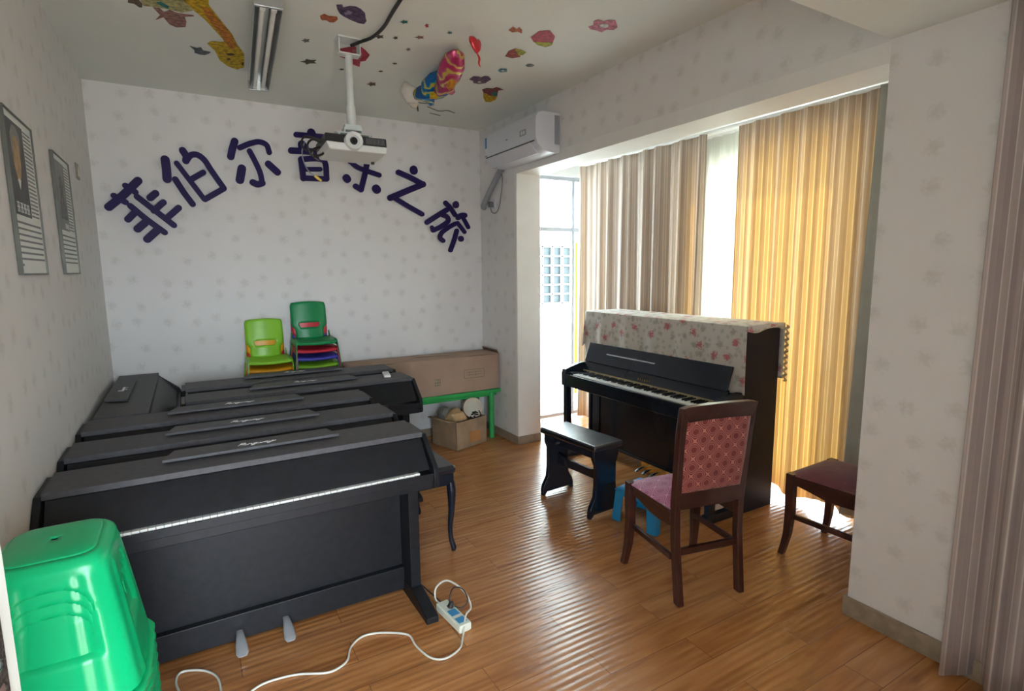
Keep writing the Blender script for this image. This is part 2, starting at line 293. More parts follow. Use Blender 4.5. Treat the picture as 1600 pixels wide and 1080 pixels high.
# ------------------------------------------------------------------ geometry helpers
class G:
    def __init__(s): s.v = []; s.f = []; s.uv = {}
    def add(s, vs, fs):
        n = len(s.v); s.v += [tuple(v) for v in vs]; s.f += [tuple(n+i for i in f) for f in fs]; return s
    def box(s, x0, x1, y0, y1, z0, z1):
        vs = [(x, y, z) for z in (z0, z1) for y in (y0, y1) for x in (x0, x1)]
        return s.add(vs, [(0, 2, 3, 1), (4, 5, 7, 6), (0, 1, 5, 4), (2, 6, 7, 3), (0, 4, 6, 2), (1, 3, 7, 5)])
    def obox(s, c, a, b, h0, h1):
        """box with horizontal half-axes a, b (2D vectors) about c, heights h0..h1"""
        vs = [(c[0]+i*a[0]+j*b[0], c[1]+i*a[1]+j*b[1], z) for z in (h0, h1) for j in (-1, 1) for i in (-1, 1)]
        return s.add(vs, [(0, 2, 3, 1), (4, 5, 7, 6), (0, 1, 5, 4), (2, 6, 7, 3), (0, 4, 6, 2), (1, 3, 7, 5)])
    def prism(s, pts, axis, a, b):
        """2D polygon extruded along axis between a and b"""
        n = len(pts)
        def P(p, t):
            return {'x': (t, p[0], p[1]), 'y': (p[0], t, p[1]), 'z': (p[0], p[1], t)}[axis]
        vs = [P(p, a) for p in pts]+[P(p, b) for p in pts]
        fs = [tuple(range(n))[::-1], tuple(range(n, 2*n))]+[(i, (i+1) % n, n+(i+1) % n, n+i) for i in range(n)]
        return s.add(vs, fs)
    def cyl(s, p0, p1, r0, r1=None, n=16, caps=True):
        r1 = r0 if r1 is None else r1
        return s.tube([p0, p1], [r0, r1], n, smooth=False, caps=caps)
    def tube(s, pts, rad, n=10, smooth=True, caps=True, sub=6, flat=1.0):
        pts = [Vector(p) for p in pts]
        rr = list(rad) if isinstance(rad, (list, tuple)) else [rad]*len(pts)
        if smooth and len(pts) > 2:
            q, r2 = [], []
            P = [2*pts[0]-pts[1]]+pts+[2*pts[-1]-pts[-2]]
            for i in range(1, len(P)-2):
                for k in range(sub):
                    t = k/sub; a, b, c, d = P[i-1], P[i], P[i+1], P[i+2]
                    q.append(.5*((2*b)+(c-a)*t+(2*a-5*b+4*c-d)*t*t+(3*b-a-3*c+d)*t**3)); r2.append(rr[i-1]*(1-t)+rr[i]*t)
            q.append(pts[-1]); r2.append(rr[-1]); pts, rr = q, r2
        T = [(pts[min(i+1, len(pts)-1)]-pts[max(i-1, 0)]).normalized() for i in range(len(pts))]
        up = Vector((0, 0, 1)) if abs(T[0].z) < .9 else Vector((1, 0, 0))
        u = T[0].cross(up).normalized(); base = len(s.v); vs = []
        for i, p in enumerate(pts):
            u = (u-T[i]*u.dot(T[i])).normalized(); w_ = T[i].cross(u)
            for k in range(n):
                a = 2*math.pi*k/n; vs.append(p+u*(rr[i]*math.cos(a))+w_*(rr[i]*flat*math.sin(a)))
        fs = [(i*n+k, i*n+(k+1) % n, (i+1)*n+(k+1) % n, (i+1)*n+k) for i in range(len(pts)-1) for k in range(n)]
        if caps: fs += [tuple(range(n))[::-1], tuple((len(pts)-1)*n+k for k in range(n))]
        return s.add(vs, fs)
    def lathe(s, prof, c=(0, 0, 0), n=28, axis='z'):
        vs = []
        for r, h in prof:
            for k in range(n):
                a = 2*math.pi*k/n; x, y = r*math.cos(a), r*math.sin(a)
                vs.append({'z': (c[0]+x, c[1]+y, c[2]+h), 'y': (c[0]+x, c[1]+h, c[2]+y), 'x': (c[0]+h, c[1]+x, c[2]+y)}[axis])
        m = len(prof)
        fs = [(i*n+k, i*n+(k+1) % n, (i+1)*n+(k+1) % n, (i+1)*n+k) for i in range(m-1) for k in range(n)]
        fs += [tuple(range(n))[::-1], tuple((m-1)*n+k for k in range(n))]
        return s.add(vs, fs)
    def grid(s, fn, nu, nv, close=False):
        """surface fn(i, j) -> (point, uv)"""
        b = len(s.v); uvs = []
        for j in range(nv+1):
            for i in range(nu+1):
                p, uv = fn(i/nu, j/nv); s.v.append(tuple(p)); uvs.append(uv)
        for j in range(nv):
            for i in range(nu):
                q = [j*(nu+1)+i, j*(nu+1)+i+1, (j+1)*(nu+1)+i+1, (j+1)*(nu+1)+i]
                s.uv[len(s.f)] = [uvs[k] for k in q]; s.f.append(tuple(b+k for k in q))
        return s
def build(name, g, mt, parent=None, smooth=35, bevel=0, seg=2, solid=0, subsurf=0, uvbox=None, loc=None, rot=None, fix=True):
    me = bpy.data.meshes.new(name); me.from_pydata(g.v, [], g.f); me.update()
    if fix and not g.uv:
        b = bmesh.new(); b.from_mesh(me); bmesh.ops.recalc_face_normals(b, faces=b.faces[:]); b.to_mesh(me); b.free()
    if g.uv or uvbox:
        l = me.uv_layers.new(name='UVMap')
        for pi, poly in enumerate(me.polygons):
            for k, li in enumerate(poly.loop_indices):
                if pi in g.uv: l.data[li].uv = g.uv[pi][k]
                else:
                    c = me.vertices[me.loops[li].vertex_index].co; nn = poly.normal
                    if abs(nn.z) > .7: l.data[li].uv = (c.x, c.y)
                    elif abs(nn.y) > .6: l.data[li].uv = (c.x, c.z)
                    else: l.data[li].uv = (c.y, c.z)
    me.materials.append(M[mt] if isinstance(mt, str) else mt)
    if smooth:
        me.polygons.foreach_set('use_smooth', [True]*len(me.polygons)); me.set_sharp_from_angle(angle=R(smooth))
    o = bpy.data.objects.new(name, me); COL.objects.link(o)
    if parent: o.parent = parent
    if loc: o.location = loc
    if rot: o.rotation_euler = rot
    if solid:
        md = o.modifiers.new('thickness', 'SOLIDIFY'); md.thickness = solid; md.offset = 0
    if bevel:
        md = o.modifiers.new('bevel', 'BEVEL'); md.width = bevel; md.segments = seg; md.limit_method = 'ANGLE'; md.angle_limit = R(40)
        try: md.harden_normals = True
        except Exception: pass
    if subsurf:
        md = o.modifiers.new('subd', 'SUBSURF'); md.levels = subsurf; md.render_levels = subsurf
    return o
def tag(o, label, cat, group=None, kind=None):
    o['label'] = label; o['category'] = cat
    if group: o['group'] = group
    if kind: o['kind'] = kind
    return o
def thing(name, label, cat, loc=(0, 0, 0), rz=0, group=None):
    o = bpy.data.objects.new(name, None); COL.objects.link(o); o.location = loc; o.rotation_euler = (0, 0, rz); o.empty_display_size = .1
    return tag(o, label, cat, group)
def struct(name, g, mt, **kw):
    o = build(name, g, mt, **kw); o['kind'] = 'structure'; return o
def copy_tree(o, parent=None, loc=None, rz=None, label=None, group=None):
    c = o.copy(); COL.objects.link(c); c.parent = parent
    if parent: c.matrix_parent_inverse = o.matrix_parent_inverse.copy()
    if loc is not None: c.location = loc
    if rz is not None: c.rotation_euler = (0, 0, rz)
    if label: c['label'] = label
    if group: c['group'] = group
    for ch in list(o.children): copy_tree(ch, c)
    return c
def recolor(root, mt, names=None):
    """give a copy its own mesh data in another plastic colour"""
    for ch in [root]+list(root.children):
        if ch.type == 'MESH' and (names is None or ch.name.split('.')[0] in names):
            ch.data = ch.data.copy(); ch.data.materials[0] = M[mt]
CHARS = [
 ('fei', [([(0.078, 1.982), (0.166, 2.066), (0.26, 2.169)],0.0252),([(0.114, 2.059), (0.176, 2.019)],0.0193),([(0.185, 2.13), (0.237, 2.091)],0.0195),([(0.201, 1.996), (0.287, 1.909), (0.388, 1.821)],0.0197),([(0.245, 2.06), (0.335, 1.977), (0.448, 1.873)],0.0200),([(0.355, 2.089), (0.321, 2.057)],0.0231),([(0.397, 2.03), (0.335, 1.969)],0.0205),([(0.487, 1.996), (0.414, 1.926)],0.0207),([(0.225, 1.954), (0.179, 1.904)],0.0213),([(0.275, 1.884), (0.23, 1.841)],0.0246),([(0.349, 1.84), (0.28, 1.771)],0.0249),]),
 ('bo', [([(0.431, 2.324), (0.434, 2.259), (0.432, 2.193)],0.0280),([(0.482, 2.193), (0.528, 2.104), (0.576, 2.027)],0.0205),([(0.499, 2.305), (0.572, 2.191), (0.652, 2.065)],0.0173),([(0.543, 2.396), (0.562, 2.357), (0.557, 2.328)],0.0236),([(0.563, 2.332), (0.59, 2.368), (0.631, 2.375), (0.674, 2.342), (0.715, 2.269), (0.785, 2.152)],0.0193),([(0.584, 2.203), (0.66, 2.254)],0.0191),([(0.658, 2.065), (0.785, 2.149)],0.0196),]),
 ('er', [([(0.881, 2.494), (0.861, 2.435), (0.848, 2.383)],0.0250),([(0.913, 2.452), (0.978, 2.486), (1.045, 2.507), (1.097, 2.491), (1.114, 2.437)],0.0186),([(0.977, 2.434), (1.006, 2.371), (1.039, 2.285), (1.05, 2.206)],0.0188),([(1.05, 2.206), (1.016, 2.195), (0.984, 2.207)],0.0229),([(0.916, 2.302), (0.897, 2.219)],0.0290),([(1.102, 2.351), (1.163, 2.295)],0.0247),]),
 ('yin', [([(1.43, 2.616), (1.433, 2.605)],0.0312),([(1.316, 2.589), (1.599, 2.597)],0.0196),([(1.356, 2.519), (1.358, 2.483)],0.0306),([(1.506, 2.525), (1.491, 2.487)],0.0316),([(1.273, 2.466), (1.65, 2.483)],0.0234),([(1.342, 2.407), (1.35, 2.263)],0.0220),([(1.342, 2.407), (1.469, 2.422), (1.523, 2.397), (1.529, 2.276)],0.0202),([(1.363, 2.332), (1.483, 2.342)],0.0165),([(1.347, 2.265), (1.529, 2.27)],0.0200),]),
 ('yue', [([(1.89, 2.573), (1.768, 2.513), (1.725, 2.424)],0.0219),([(1.725, 2.424), (1.791, 2.378), (1.961, 2.333)],0.0193),([(1.876, 2.485), (1.844, 2.347), (1.803, 2.209)],0.0219),([(1.803, 2.205), (1.758, 2.229)],0.0219),([(1.687, 2.289), (1.692, 2.282)],0.0309),([(1.929, 2.22), (1.935, 2.213)],0.0341),]),
 ('zhi', [([(2.267, 2.402), (2.269, 2.394)],0.0339),([(2.13, 2.369), (2.247, 2.328), (2.35, 2.284)],0.0227),([(2.35, 2.284), (2.211, 2.224), (2.049, 2.152)],0.0259),([(2.075, 2.159), (2.195, 2.095), (2.332, 2.027)],0.0206),]),
 ('lv', [([(2.559, 2.136), (2.604, 2.096), (2.65, 2.035)],0.0208),([(2.661, 2.128), (2.661, 2.123)],0.0294),([(2.569, 2.074), (2.498, 2.034), (2.377, 1.959)],0.0222),([(2.527, 2.03), (2.573, 2.011), (2.578, 1.974), (2.507, 1.925), (2.434, 1.891)],0.0208),([(2.428, 1.891), (2.421, 1.917)],0.0165),([(2.679, 2.01), (2.709, 2.032), (2.748, 2.034)],0.0228),([(2.727, 2.017), (2.756, 1.97), (2.782, 1.927)],0.0171),([(2.672, 1.964), (2.707, 1.925), (2.742, 1.883)],0.0169),([(2.648, 1.955), (2.576, 1.916), (2.511, 1.867), (2.498, 1.824), (2.526, 1.801)],0.0196),([(2.663, 1.892), (2.638, 1.816), (2.597, 1.717)],0.0199),([(2.703, 1.823), (2.705, 1.82)],0.0256),]),
]
STICKERS = {
 'giraffe': ('yellow', [(0.554, -1.617), (0.681, -1.688), (0.683, -1.563), (0.726, -1.449), (0.769, -1.337), (0.803, -1.254), (0.838, -1.115), (0.885, -0.986), (0.905, -0.748), (0.87, -0.684), (0.816, -0.719), (0.766, -0.809), (0.735, -0.956), (0.693, -1.047), (0.711, -1.094), (0.761, -1.113), (0.776, -1.129), (0.725, -1.255), (0.673, -1.38), (0.627, -1.458), (0.591, -1.535)]),
 'giraffe_shade': ('orange', [(0.651, -1.533), (0.691, -1.519), (0.727, -1.423), (0.77, -1.323), (0.805, -1.224), (0.836, -1.08), (0.819, -1.02), (0.782, -1.101), (0.745, -1.236), (0.692, -1.377)]),
 'giraffe_eye': ('brown', [(0.792, -0.935), (0.815, -0.961), (0.84, -0.952), (0.818, -0.913)]),
 'giraffe_nostril': ('brown', [(0.799, -0.856), (0.812, -0.872), (0.824, -0.851), (0.809, -0.824)]),
 'giraffe_mouth': ('brown', [(0.883, -0.816), (0.894, -0.842), (0.898, -0.785), (0.891, -0.781)]),
 'body': ('paleyellow', [(0.402, -1.51), (0.583, -1.611), (0.591, -1.535), (0.62, -1.46), (0.574, -1.41), (0.522, -1.418), (0.459, -1.413), (0.416, -1.402)]),
 'leaf': ('teal', [(0.469, -1.473), (0.49, -1.491), (0.521, -1.454), (0.514, -1.426), (0.493, -1.439)]),
 'rabbit': ('taupe', [(0.359, -1.463), (0.392, -1.482), (0.413, -1.424), (0.409, -1.379), (0.398, -1.373), (0.38, -1.405), (0.355, -1.403)]),
 'fish_pink': ('pinkbrown', [(0.454, -1.405), (0.48, -1.413), (0.498, -1.373), (0.522, -1.412), (0.557, -1.393), (0.623, -1.405), (0.625, -1.393), (0.585, -1.364), (0.593, -1.308), (0.59, -1.234), (0.55, -1.204), (0.519, -1.226), (0.494, -1.307), (0.459, -1.254), (0.481, -1.326)]),
 'bird_grey': ('greyblue', [(0.608, -0.963), (0.644, -0.949), (0.664, -0.972), (0.678, -0.925), (0.715, -0.919), (0.706, -0.887), (0.688, -0.855), (0.661, -0.848), (0.635, -0.865), (0.634, -0.909)]),
 'purple_dino': ('purple', [(1.21, -1.856), (1.233, -1.873), (1.246, -1.847), (1.269, -1.877), (1.294, -1.886), (1.321, -1.873), (1.353, -1.839), (1.368, -1.793), (1.384, -1.756), (1.383, -1.713), (1.354, -1.712), (1.314, -1.727), (1.273, -1.749), (1.247, -1.771), (1.223, -1.817)]),
 'dino_belly': ('lilac', [(1.259, -1.795), (1.271, -1.827), (1.295, -1.828), (1.296, -1.798), (1.274, -1.776)]),
 'fish_orange': ('orangered', [(1.167, -1.699), (1.18, -1.733), (1.204, -1.72), (1.242, -1.732), (1.253, -1.702), (1.245, -1.66), (1.226, -1.649), (1.205, -1.666), (1.186, -1.655), (1.176, -1.668)]),
 'octopus': ('red', [(1.341, -1.288), (1.351, -1.329), (1.4, -1.391), (1.444, -1.422), (1.484, -1.379), (1.527, -1.317), (1.529, -1.268), (1.53, -1.216), (1.507, -1.19), (1.526, -1.098), (1.478, -1.12), (1.427, -1.186), (1.379, -1.21)]),
 'octopus_face': ('rose', [(1.414, -1.352), (1.443, -1.368), (1.491, -1.297), (1.497, -1.211), (1.458, -1.215)]),
 'flower_pink': ('pink', [(2.416, -2.252), (2.426, -2.28), (2.398, -2.318), (2.408, -2.345), (2.446, -2.34), (2.454, -2.365), (2.489, -2.38), (2.524, -2.351), (2.554, -2.324), (2.558, -2.287), (2.521, -2.272), (2.522, -2.232), (2.483, -2.239), (2.444, -2.234)]),
 'flower_pink_centre': ('white', [(2.451, -2.305), (2.46, -2.326), (2.488, -2.331), (2.506, -2.303), (2.492, -2.281), (2.469, -2.282)]),
 'fish_striped': ('red', [(2.224, -1.992), (2.219, -2.082), (2.265, -2.116), (2.333, -2.066), (2.37, -1.99), (2.297, -1.963), (2.27, -1.948)]),
 'fish_striped_b': ('lime', [(2.266, -1.955), (2.316, -1.971), (2.367, -1.999), (2.383, -1.962), (2.366, -1.923), (2.308, -1.927)]),
 'fish_small': ('crimson', [(2.234, -1.687), (2.212, -1.769), (2.23, -1.819), (2.278, -1.79), (2.318, -1.724), (2.287, -1.681)]),
 'fish_small_b': ('lime', [(2.226, -1.816), (2.266, -1.82), (2.311, -1.802), (2.315, -1.76), (2.294, -1.743)]),
 'toucan': ('yellow', [(2.427, -1.033), (2.478, -0.986), (2.505, -1.025), (2.551, -1.025), (2.595, -0.918), (2.592, -0.848), (2.554, -0.828), (2.49, -0.915)]),
 'toucan_b': ('maroon', [(2.396, -1.077), (2.408, -1.119), (2.454, -1.132), (2.458, -1.174), (2.53, -1.15), (2.507, -1.113), (2.549, -1.024), (2.52, -0.983), (2.435, -1.025)]),
 'toucan_c': ('teal', [(2.478, -1.061), (2.517, -1.082), (2.56, -1.004), (2.532, -0.989)]),
 'flower_purple': ('plum', [(2.226, -1.218), (2.223, -1.288), (2.255, -1.301), (2.279, -1.289), (2.284, -1.328), (2.313, -1.333), (2.355, -1.289), (2.353, -1.252), (2.355, -1.205), (2.325, -1.171), (2.282, -1.169), (2.259, -1.208)]),
 'flower_purple_c': ('white', [(2.293, -1.204), (2.298, -1.229), (2.321, -1.213), (2.318, -1.189)]),
 'ring_blue': ('sky', [(2.312, -1.459), (2.309, -1.496), (2.345, -1.512), (2.374, -1.469), (2.345, -1.437)]),
 'ring_blue_c': ('white', [(2.33, -1.465), (2.331, -1.488), (2.35, -1.485), (2.356, -1.463), (2.343, -1.452)]),
 'oval_grey': ('grey', [(2.418, -1.619), (2.419, -1.651), (2.444, -1.661), (2.468, -1.647), (2.468, -1.618), (2.445, -1.605)]),
 'squiggle': ('orangered', [(2.07, -2.012), (2.069, -2.062), (2.102, -2.043), (2.1, -2.074), (2.134, -2.048), (2.154, -2.012), (2.121, -2.02), (2.101, -1.998)]),
 'small0': ('khaki', [(1.512, -1.607), (1.524, -1.593), (1.508, -1.587), (1.5, -1.568), (1.491, -1.584), (1.475, -1.586), (1.486, -1.603), (1.483, -1.622), (1.499, -1.616), (1.513, -1.627)]),
 'small1': ('khaki', [(1.587, -1.629), (1.594, -1.619), (1.586, -1.616), (1.583, -1.604), (1.577, -1.616), (1.568, -1.618), (1.573, -1.629), (1.57, -1.642), (1.579, -1.637), (1.586, -1.643)]),
 'small2': ('grey', [(1.174, -1.36), (1.182, -1.345), (1.168, -1.339), (1.16, -1.32), (1.154, -1.338), (1.14, -1.342), (1.15, -1.358), (1.15, -1.38), (1.162, -1.372), (1.176, -1.381)]),
 'small3': ('khaki', [(1.263, -1.051), (1.281, -1.029), (1.25, -1.016), (1.231, -0.982), (1.219, -1.01), (1.19, -1.011), (1.213, -1.041), (1.214, -1.075), (1.24, -1.067), (1.27, -1.086)]),
 'small4': ('teal', [(1.567, -1.844), (1.576, -1.835), (1.563, -1.829), (1.557, -1.814), (1.549, -1.826), (1.536, -1.827), (1.545, -1.84), (1.543, -1.855), (1.555, -1.851), (1.567, -1.859)]),
 'small5': ('red', [(1.678, -1.855), (1.687, -1.841), (1.679, -1.839), (1.679, -1.826), (1.671, -1.841), (1.662, -1.846), (1.665, -1.857), (1.66, -1.873), (1.669, -1.865), (1.675, -1.871)]),
 'small6': ('pinkbrown', [(1.706, -1.705), (1.718, -1.694), (1.702, -1.687), (1.694, -1.67), (1.685, -1.684), (1.669, -1.684), (1.679, -1.699), (1.677, -1.716), (1.692, -1.712), (1.707, -1.722)]),
 'small7': ('teal', [(1.82, -1.834), (1.827, -1.827), (1.818, -1.824), (1.815, -1.814), (1.809, -1.822), (1.799, -1.823), (1.804, -1.832), (1.802, -1.842), (1.811, -1.839), (1.819, -1.845)]),
 'small8': ('grey', [(1.703, -1.51), (1.712, -1.499), (1.703, -1.496), (1.7, -1.483), (1.693, -1.496), (1.684, -1.499), (1.688, -1.51), (1.685, -1.525), (1.694, -1.519), (1.702, -1.525)]),
 'small9': ('khaki', [(1.708, -1.261), (1.715, -1.254), (1.705, -1.25), (1.701, -1.24), (1.696, -1.248), (1.687, -1.249), (1.693, -1.258), (1.691, -1.269), (1.7, -1.266), (1.708, -1.272)]),
 'small10': ('khaki', [(1.673, -1.09), (1.68, -1.082), (1.67, -1.078), (1.666, -1.067), (1.661, -1.076), (1.651, -1.077), (1.657, -1.087), (1.656, -1.099), (1.665, -1.095), (1.674, -1.101)]),
 'small11': ('brown', [(1.703, -0.825), (1.719, -0.802), (1.699, -0.795), (1.69, -0.767), (1.677, -0.793), (1.656, -0.799), (1.669, -0.823), (1.665, -0.853), (1.685, -0.842), (1.703, -0.855)]),
 'small12': ('khaki', [(1.449, -1.005), (1.456, -0.997), (1.445, -0.993), (1.44, -0.981), (1.435, -0.991), (1.425, -0.992), (1.432, -1.002), (1.432, -1.014), (1.441, -1.011), (1.451, -1.017)]),
}
CEIL_LINES = [[(2.122, -0.569), (2.183, -0.584)], [(2.133, -0.5), (2.194, -0.354)], [(2.215, -0.506), (2.301, -0.453), (2.35, -0.439), (2.392, -0.483), (2.472, -0.443)], [(2.299, -0.349), (2.402, -0.319)]]
# ------------------------------------------------------------------ the room
W_X, T = 2.924, 0.23
Y_J, Y_P, Z_S, H = -0.655, -3.50, 2.325, 2.80
struct('floor', G().box(-.15, 4.20, -4.95, .15, -.1, 0), 'floor', smooth=0)
struct('ceiling', G().box(-.15, 3.2, -3.5, .15, H, H+.1), 'ceiling', smooth=0)
struct('ceiling_entry', G().box(-.15, 3.2, -4.95, -3.5, 2.41, 2.9), 'ceiling', smooth=0)
struct('wall_left', G().box(-.15, 0, -4.95, .15, 0, H+.1), 'wallpaper', smooth=0)
struct('wall_back', G().box(0, W_X, 0, .15, 0, H+.1), 'wallpaper', smooth=0)
g = G().box(W_X, W_X+T, Y_J, .15, 0, 2.9).box(W_X, W_X+T, Y_P, Y_J, 2.405, 2.9).box(W_X, W_X+T, -4.95, Y_P, 0, 2.9)
struct('wall_right', g, 'wallpaper', smooth=0)
struct('trim_1', G().box(W_X, W_X+T, Y_P, Y_J, Z_S, 2.405), 'white_paint', smooth=0)                 # painted lintel band and soffit
struct('trim_2', G().box(W_X+.001, W_X+T+.004, Y_J-.004, Y_J, 0, Z_S), 'white_paint', smooth=0)       # painted reveal of the opening
g = G().box(-.15, .07, -4.95, -4.80, 0, 2.9).box(1.05, 3.0, -4.95, -4.80, 0, 2.9).box(.07, 1.05, -4.95, -4.80, 2.12, 2.9)
struct('wall_front', g, 'wallpaper', smooth=0)
BX, BY0, BY1, BH = 4.05, -3.90, -.20, 2.54
struct('ceiling_balcony', G().box(W_X+T, BX+.15, BY0-.1, BY1+.15, BH, BH+.1), 'white_paint', smooth=0)
g = G().box(BX, BX+.12, BY0, -2.92, 0, BH).box(BX, BX+.12, -1.72, BY1+.15, 0, BH).box(BX, BX+.12, -2.92, -1.72, 2.36, BH)
struct('wall_balcony_side', g, 'white_paint', smooth=0)
struct('wall_balcony_near', G().box(W_X+T, BX+.12, BY0-.12, BY0, 0, BH), 'white_paint', smooth=0)
g = G().box(W_X+T, BX, BY1, BY1+.12, 2.435, BH)
struct('wall_balcony_end', g, 'white_paint', smooth=0)
# window_1: full-height end window of the balcony; window_2: side window behind the curtains
def window(name, x0, x1, y, z0, z1, mull, trans, along='x', fr=.035):
    g = G(); d = .035
    def bar(a0, a1, b0, b1, dd=d):
        if along == 'x': g.box(a0, a1, y-dd/2, y+dd/2, b0, b1)
        else: g.box(y-dd/2, y+dd/2, a0, a1, b0, b1)
    bar(x0, x1, z0, z0+fr); bar(x0, x1, z1-fr, z1); bar(x0, x0+fr, z0+fr, z1-fr); bar(x1-fr, x1, z0+fr, z1-fr)
    for m in mull: bar(m-.018, m+.018, z0+fr, z1-fr)
    for t in trans: bar(x0+fr, x1-fr, t-.02, t+.02, .03)
    o = struct(name, g, 'alu', bevel=.003)
    xs = [x0+fr]+[m for m in mull]+[x1-fr]
    for a, b in zip(xs[:-1], xs[1:]):
        p = G()
        if along == 'x': p.box(a, b, y-.003, y+.003, z0+fr, z1-fr)
        else: p.box(y-.003, y+.003, a, b, z0+fr, z1-fr)
        build('glass_pane', p, 'glass', o, smooth=0)
    return o
w1 = window('window_1', W_X+T+.005, BX-.005, BY1+.06, .03, 2.43, [3.885], [1.925])
build('edge_strip', G().box(3.906, 3.93, BY1+.025, BY1+.04, .25, 1.80), 'yellow_film', w1)
window('window_2', -2.915, -1.725, BX+.05, .0, 2.355, [], [], along='y')
# unseen corridor shell, added to cut the light entering by the doorway
struct('wall_corridor_blocker', G().box(-.75, -.60, -7.2, -4.95, 0, 2.6).box(1.75, 1.90, -7.2, -4.95, 0, 2.6), 'white_paint', smooth=0)
struct('ceiling_corridor_blocker', G().box(-.75, 1.90, -7.2, -4.95, 2.45, 2.6), 'ceiling', smooth=0)
struct('floor_corridor_blocker', G().box(-.75, 1.90, -7.2, -4.95, -.1, 0), 'floor', smooth=0)
# baseboards
struct('baseboard_back', G().box(0, W_X, -.012, 0, 0, .075), 'baseboard', bevel=.003)
struct('baseboard_left', G().box(0, .012, -4.80, -.012, 0, .075), 'baseboard', bevel=.003)
g = G().box(W_X-.014, W_X, Y_J-.012, -.012, 0, .072).box(W_X-.014, W_X+T, Y_J-.018, Y_J-.004, 0, .072)
struct('baseboard_right_far', g, 'baseboard', bevel=.003)
g = G().box(W_X-.016, W_X, -4.80, Y_P+.014, 0, .085).box(W_X, W_X+T, Y_P, Y_P+.014, 0, .085)
struct('baseboard_right_near', g, 'baseboard', bevel=.003)
# white corner bead on the far jamb of the opening
struct('trim_3', G().box(W_X-.003, W_X, Y_J-.002, Y_J+.03, .07, 2.405), 'white_paint', smooth=0)

# neighbour's house beyond the balcony: pale wall with a barred window
t = thing('neighbour_house', 'pale rendered house wall seen outside through the tall balcony window', 'building', (5.2, 4.2, 0))
build('wall', G().box(-1.6, 3.5, 0, .3, -4, 5.5), 'brick', t, smooth=0)
wf = build('window', G().box(1.12, 1.84, -.02, .0, .86, 1.99), 'dark_glass', t, smooth=0)
g = G()
for k in range(4): g.box(1.15+k*.23-.022, 1.15+k*.23+.022, -.08, -.05, .84, 2.01)
for k in range(7): g.box(1.10, 1.88, -.08, -.05, .88+k*.18-.014, .88+k*.18+.014)
build('window_bars', g, 'bars', wf, smooth=0)

# ------------------------------------------------------------------ door leaf at the left edge, opened into the room
dl = thing('door_1', 'white door leaf standing open at the left edge beside the green stools', 'door', (.052, -4.66, 0), R(78.5))
dl['kind'] = 'structure'
L = .895
build('leaf', G().box(0, L, -.02, .02, .01, 2.06), 'door_white', dl, bevel=.003)
lk = build('lock_plate', G().box(L-.105, L-.036, -.026, -.020, .86, 1.13), 'bronze', dl, bevel=.002)
build('lock_inlay', G().box(L-.093, L-.050, -.0275, -.0255, .885, 1.02), 'bronze_in', lk, bevel=.001)
h = G(); h.tube([(L-.080, -.026, 1.065), (L-.080, -.034, 1.065), (L-.10, -.040, 1.065), (L-.19, -.040, 1.068)], [.007, .007, .007, .006], 12)
h.lathe([(.018, 0), (.018, -.004), (.012, -.007)], (L-.08, -.026, 1.065), axis='y')
build('door_handle', h, 'silver', lk)
build('door_frame', G().box(-.02, .0, -.06, .06, 0, 2.10), 'door_white', dl)

# ------------------------------------------------------------------ curtains
def curtain(name, label, ya, yb, x, z0, z1, mt, amp=.035, lam=.11, seed=1, flare=0.0, group=None, xdir=1, lean=0.0, hem=.012):
    rnd = random.Random(seed); n = 40*max(2, int(abs(yb-ya)/.12)); n = min(n, 420)
    ph = [rnd.uniform(0, 6.28) for _ in range(6)]
    def prof(s, z):
        y = ya+(yb-ya)*s; l = abs(yb-ya)
        q = s*l/lam*2*math.pi
        k = .55+.45*(1-z)   # folds tighter at the heading, fuller at the hem
        a = amp*k*(math.sin(q+.9*math.sin(q*.37+ph[0])+ph[1])+.35*math.sin(2.1*q+ph[2])+.25*math.sin(.43*q+ph[3]+z*.8))
        return Vector((x+xdir*a, y+.25*amp*math.sin(q*1.0+ph[4])+flare*(1-z)*(s-.5)*2+lean*(1-z), 0))
    us = [0.0]
    for i in range(1, n+1): us.append(us[-1]+(prof(i/n, .4)-prof((i-1)/n, .4)).length*1.25)
    def fn(s, t):
        p = prof(s, t); i = int(round(s*n))
        z = z0+(z1-z0)*t+(hem*math.sin(s*abs(yb-ya)/lam*2*math.pi*.5+ph[5]) if t == 0 else 0)
        return Vector((p.x, p.y, z)), (us[i], z)
    g = G().grid(fn, n, 14)
    o = build(name, g, mt, smooth=80, solid=.0012)
    return tag(o, label, 'curtain', group)
curtain('curtain', 'grey-beige striped curtain drawn on the far half of the balcony, nearest the glass door', -.33, -1.83, 3.84, .06, 2.50, 'curtain', amp=.032, lam=.20, seed=3)
CT2 = curtain('curtain', 'glowing orange-yellow striped curtain backlit by the sun behind the upright piano', -2.10, -3.10, 3.84, .055, 2.50, 'curtain', amp=.020, lam=.185, seed=8, hem=.022)
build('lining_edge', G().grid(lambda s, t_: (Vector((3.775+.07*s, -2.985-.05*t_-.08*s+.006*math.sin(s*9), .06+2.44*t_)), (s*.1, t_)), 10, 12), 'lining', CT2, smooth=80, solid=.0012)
curtain('curtain', 'pinkish-grey striped curtain in the right foreground hanging against the wallpapered pillar', -3.885, -4.72, 2.865, .012, 2.395, 'curtain2', amp=.034, lam=.15, seed=5, lean=.0)
o = build('sheer_curtain', G().grid(lambda s, t: (Vector((3.90+.014*math.sin(s*22), -1.78-.335*s, .06+2.42*t)), (s*.3, t)), 40, 6), 'sheer', smooth=80, solid=.001)
tag(o, 'narrow white sheer curtain showing in the bright gap between the two balcony curtains', 'curtain')
o = build('curtain_rail', G().cyl((3.84, -.40, 2.508), (3.84, -3.25, 2.508), .011), 'white_paint'); tag(o, 'white curtain rail under the balcony ceiling above the striped curtains', 'rail')

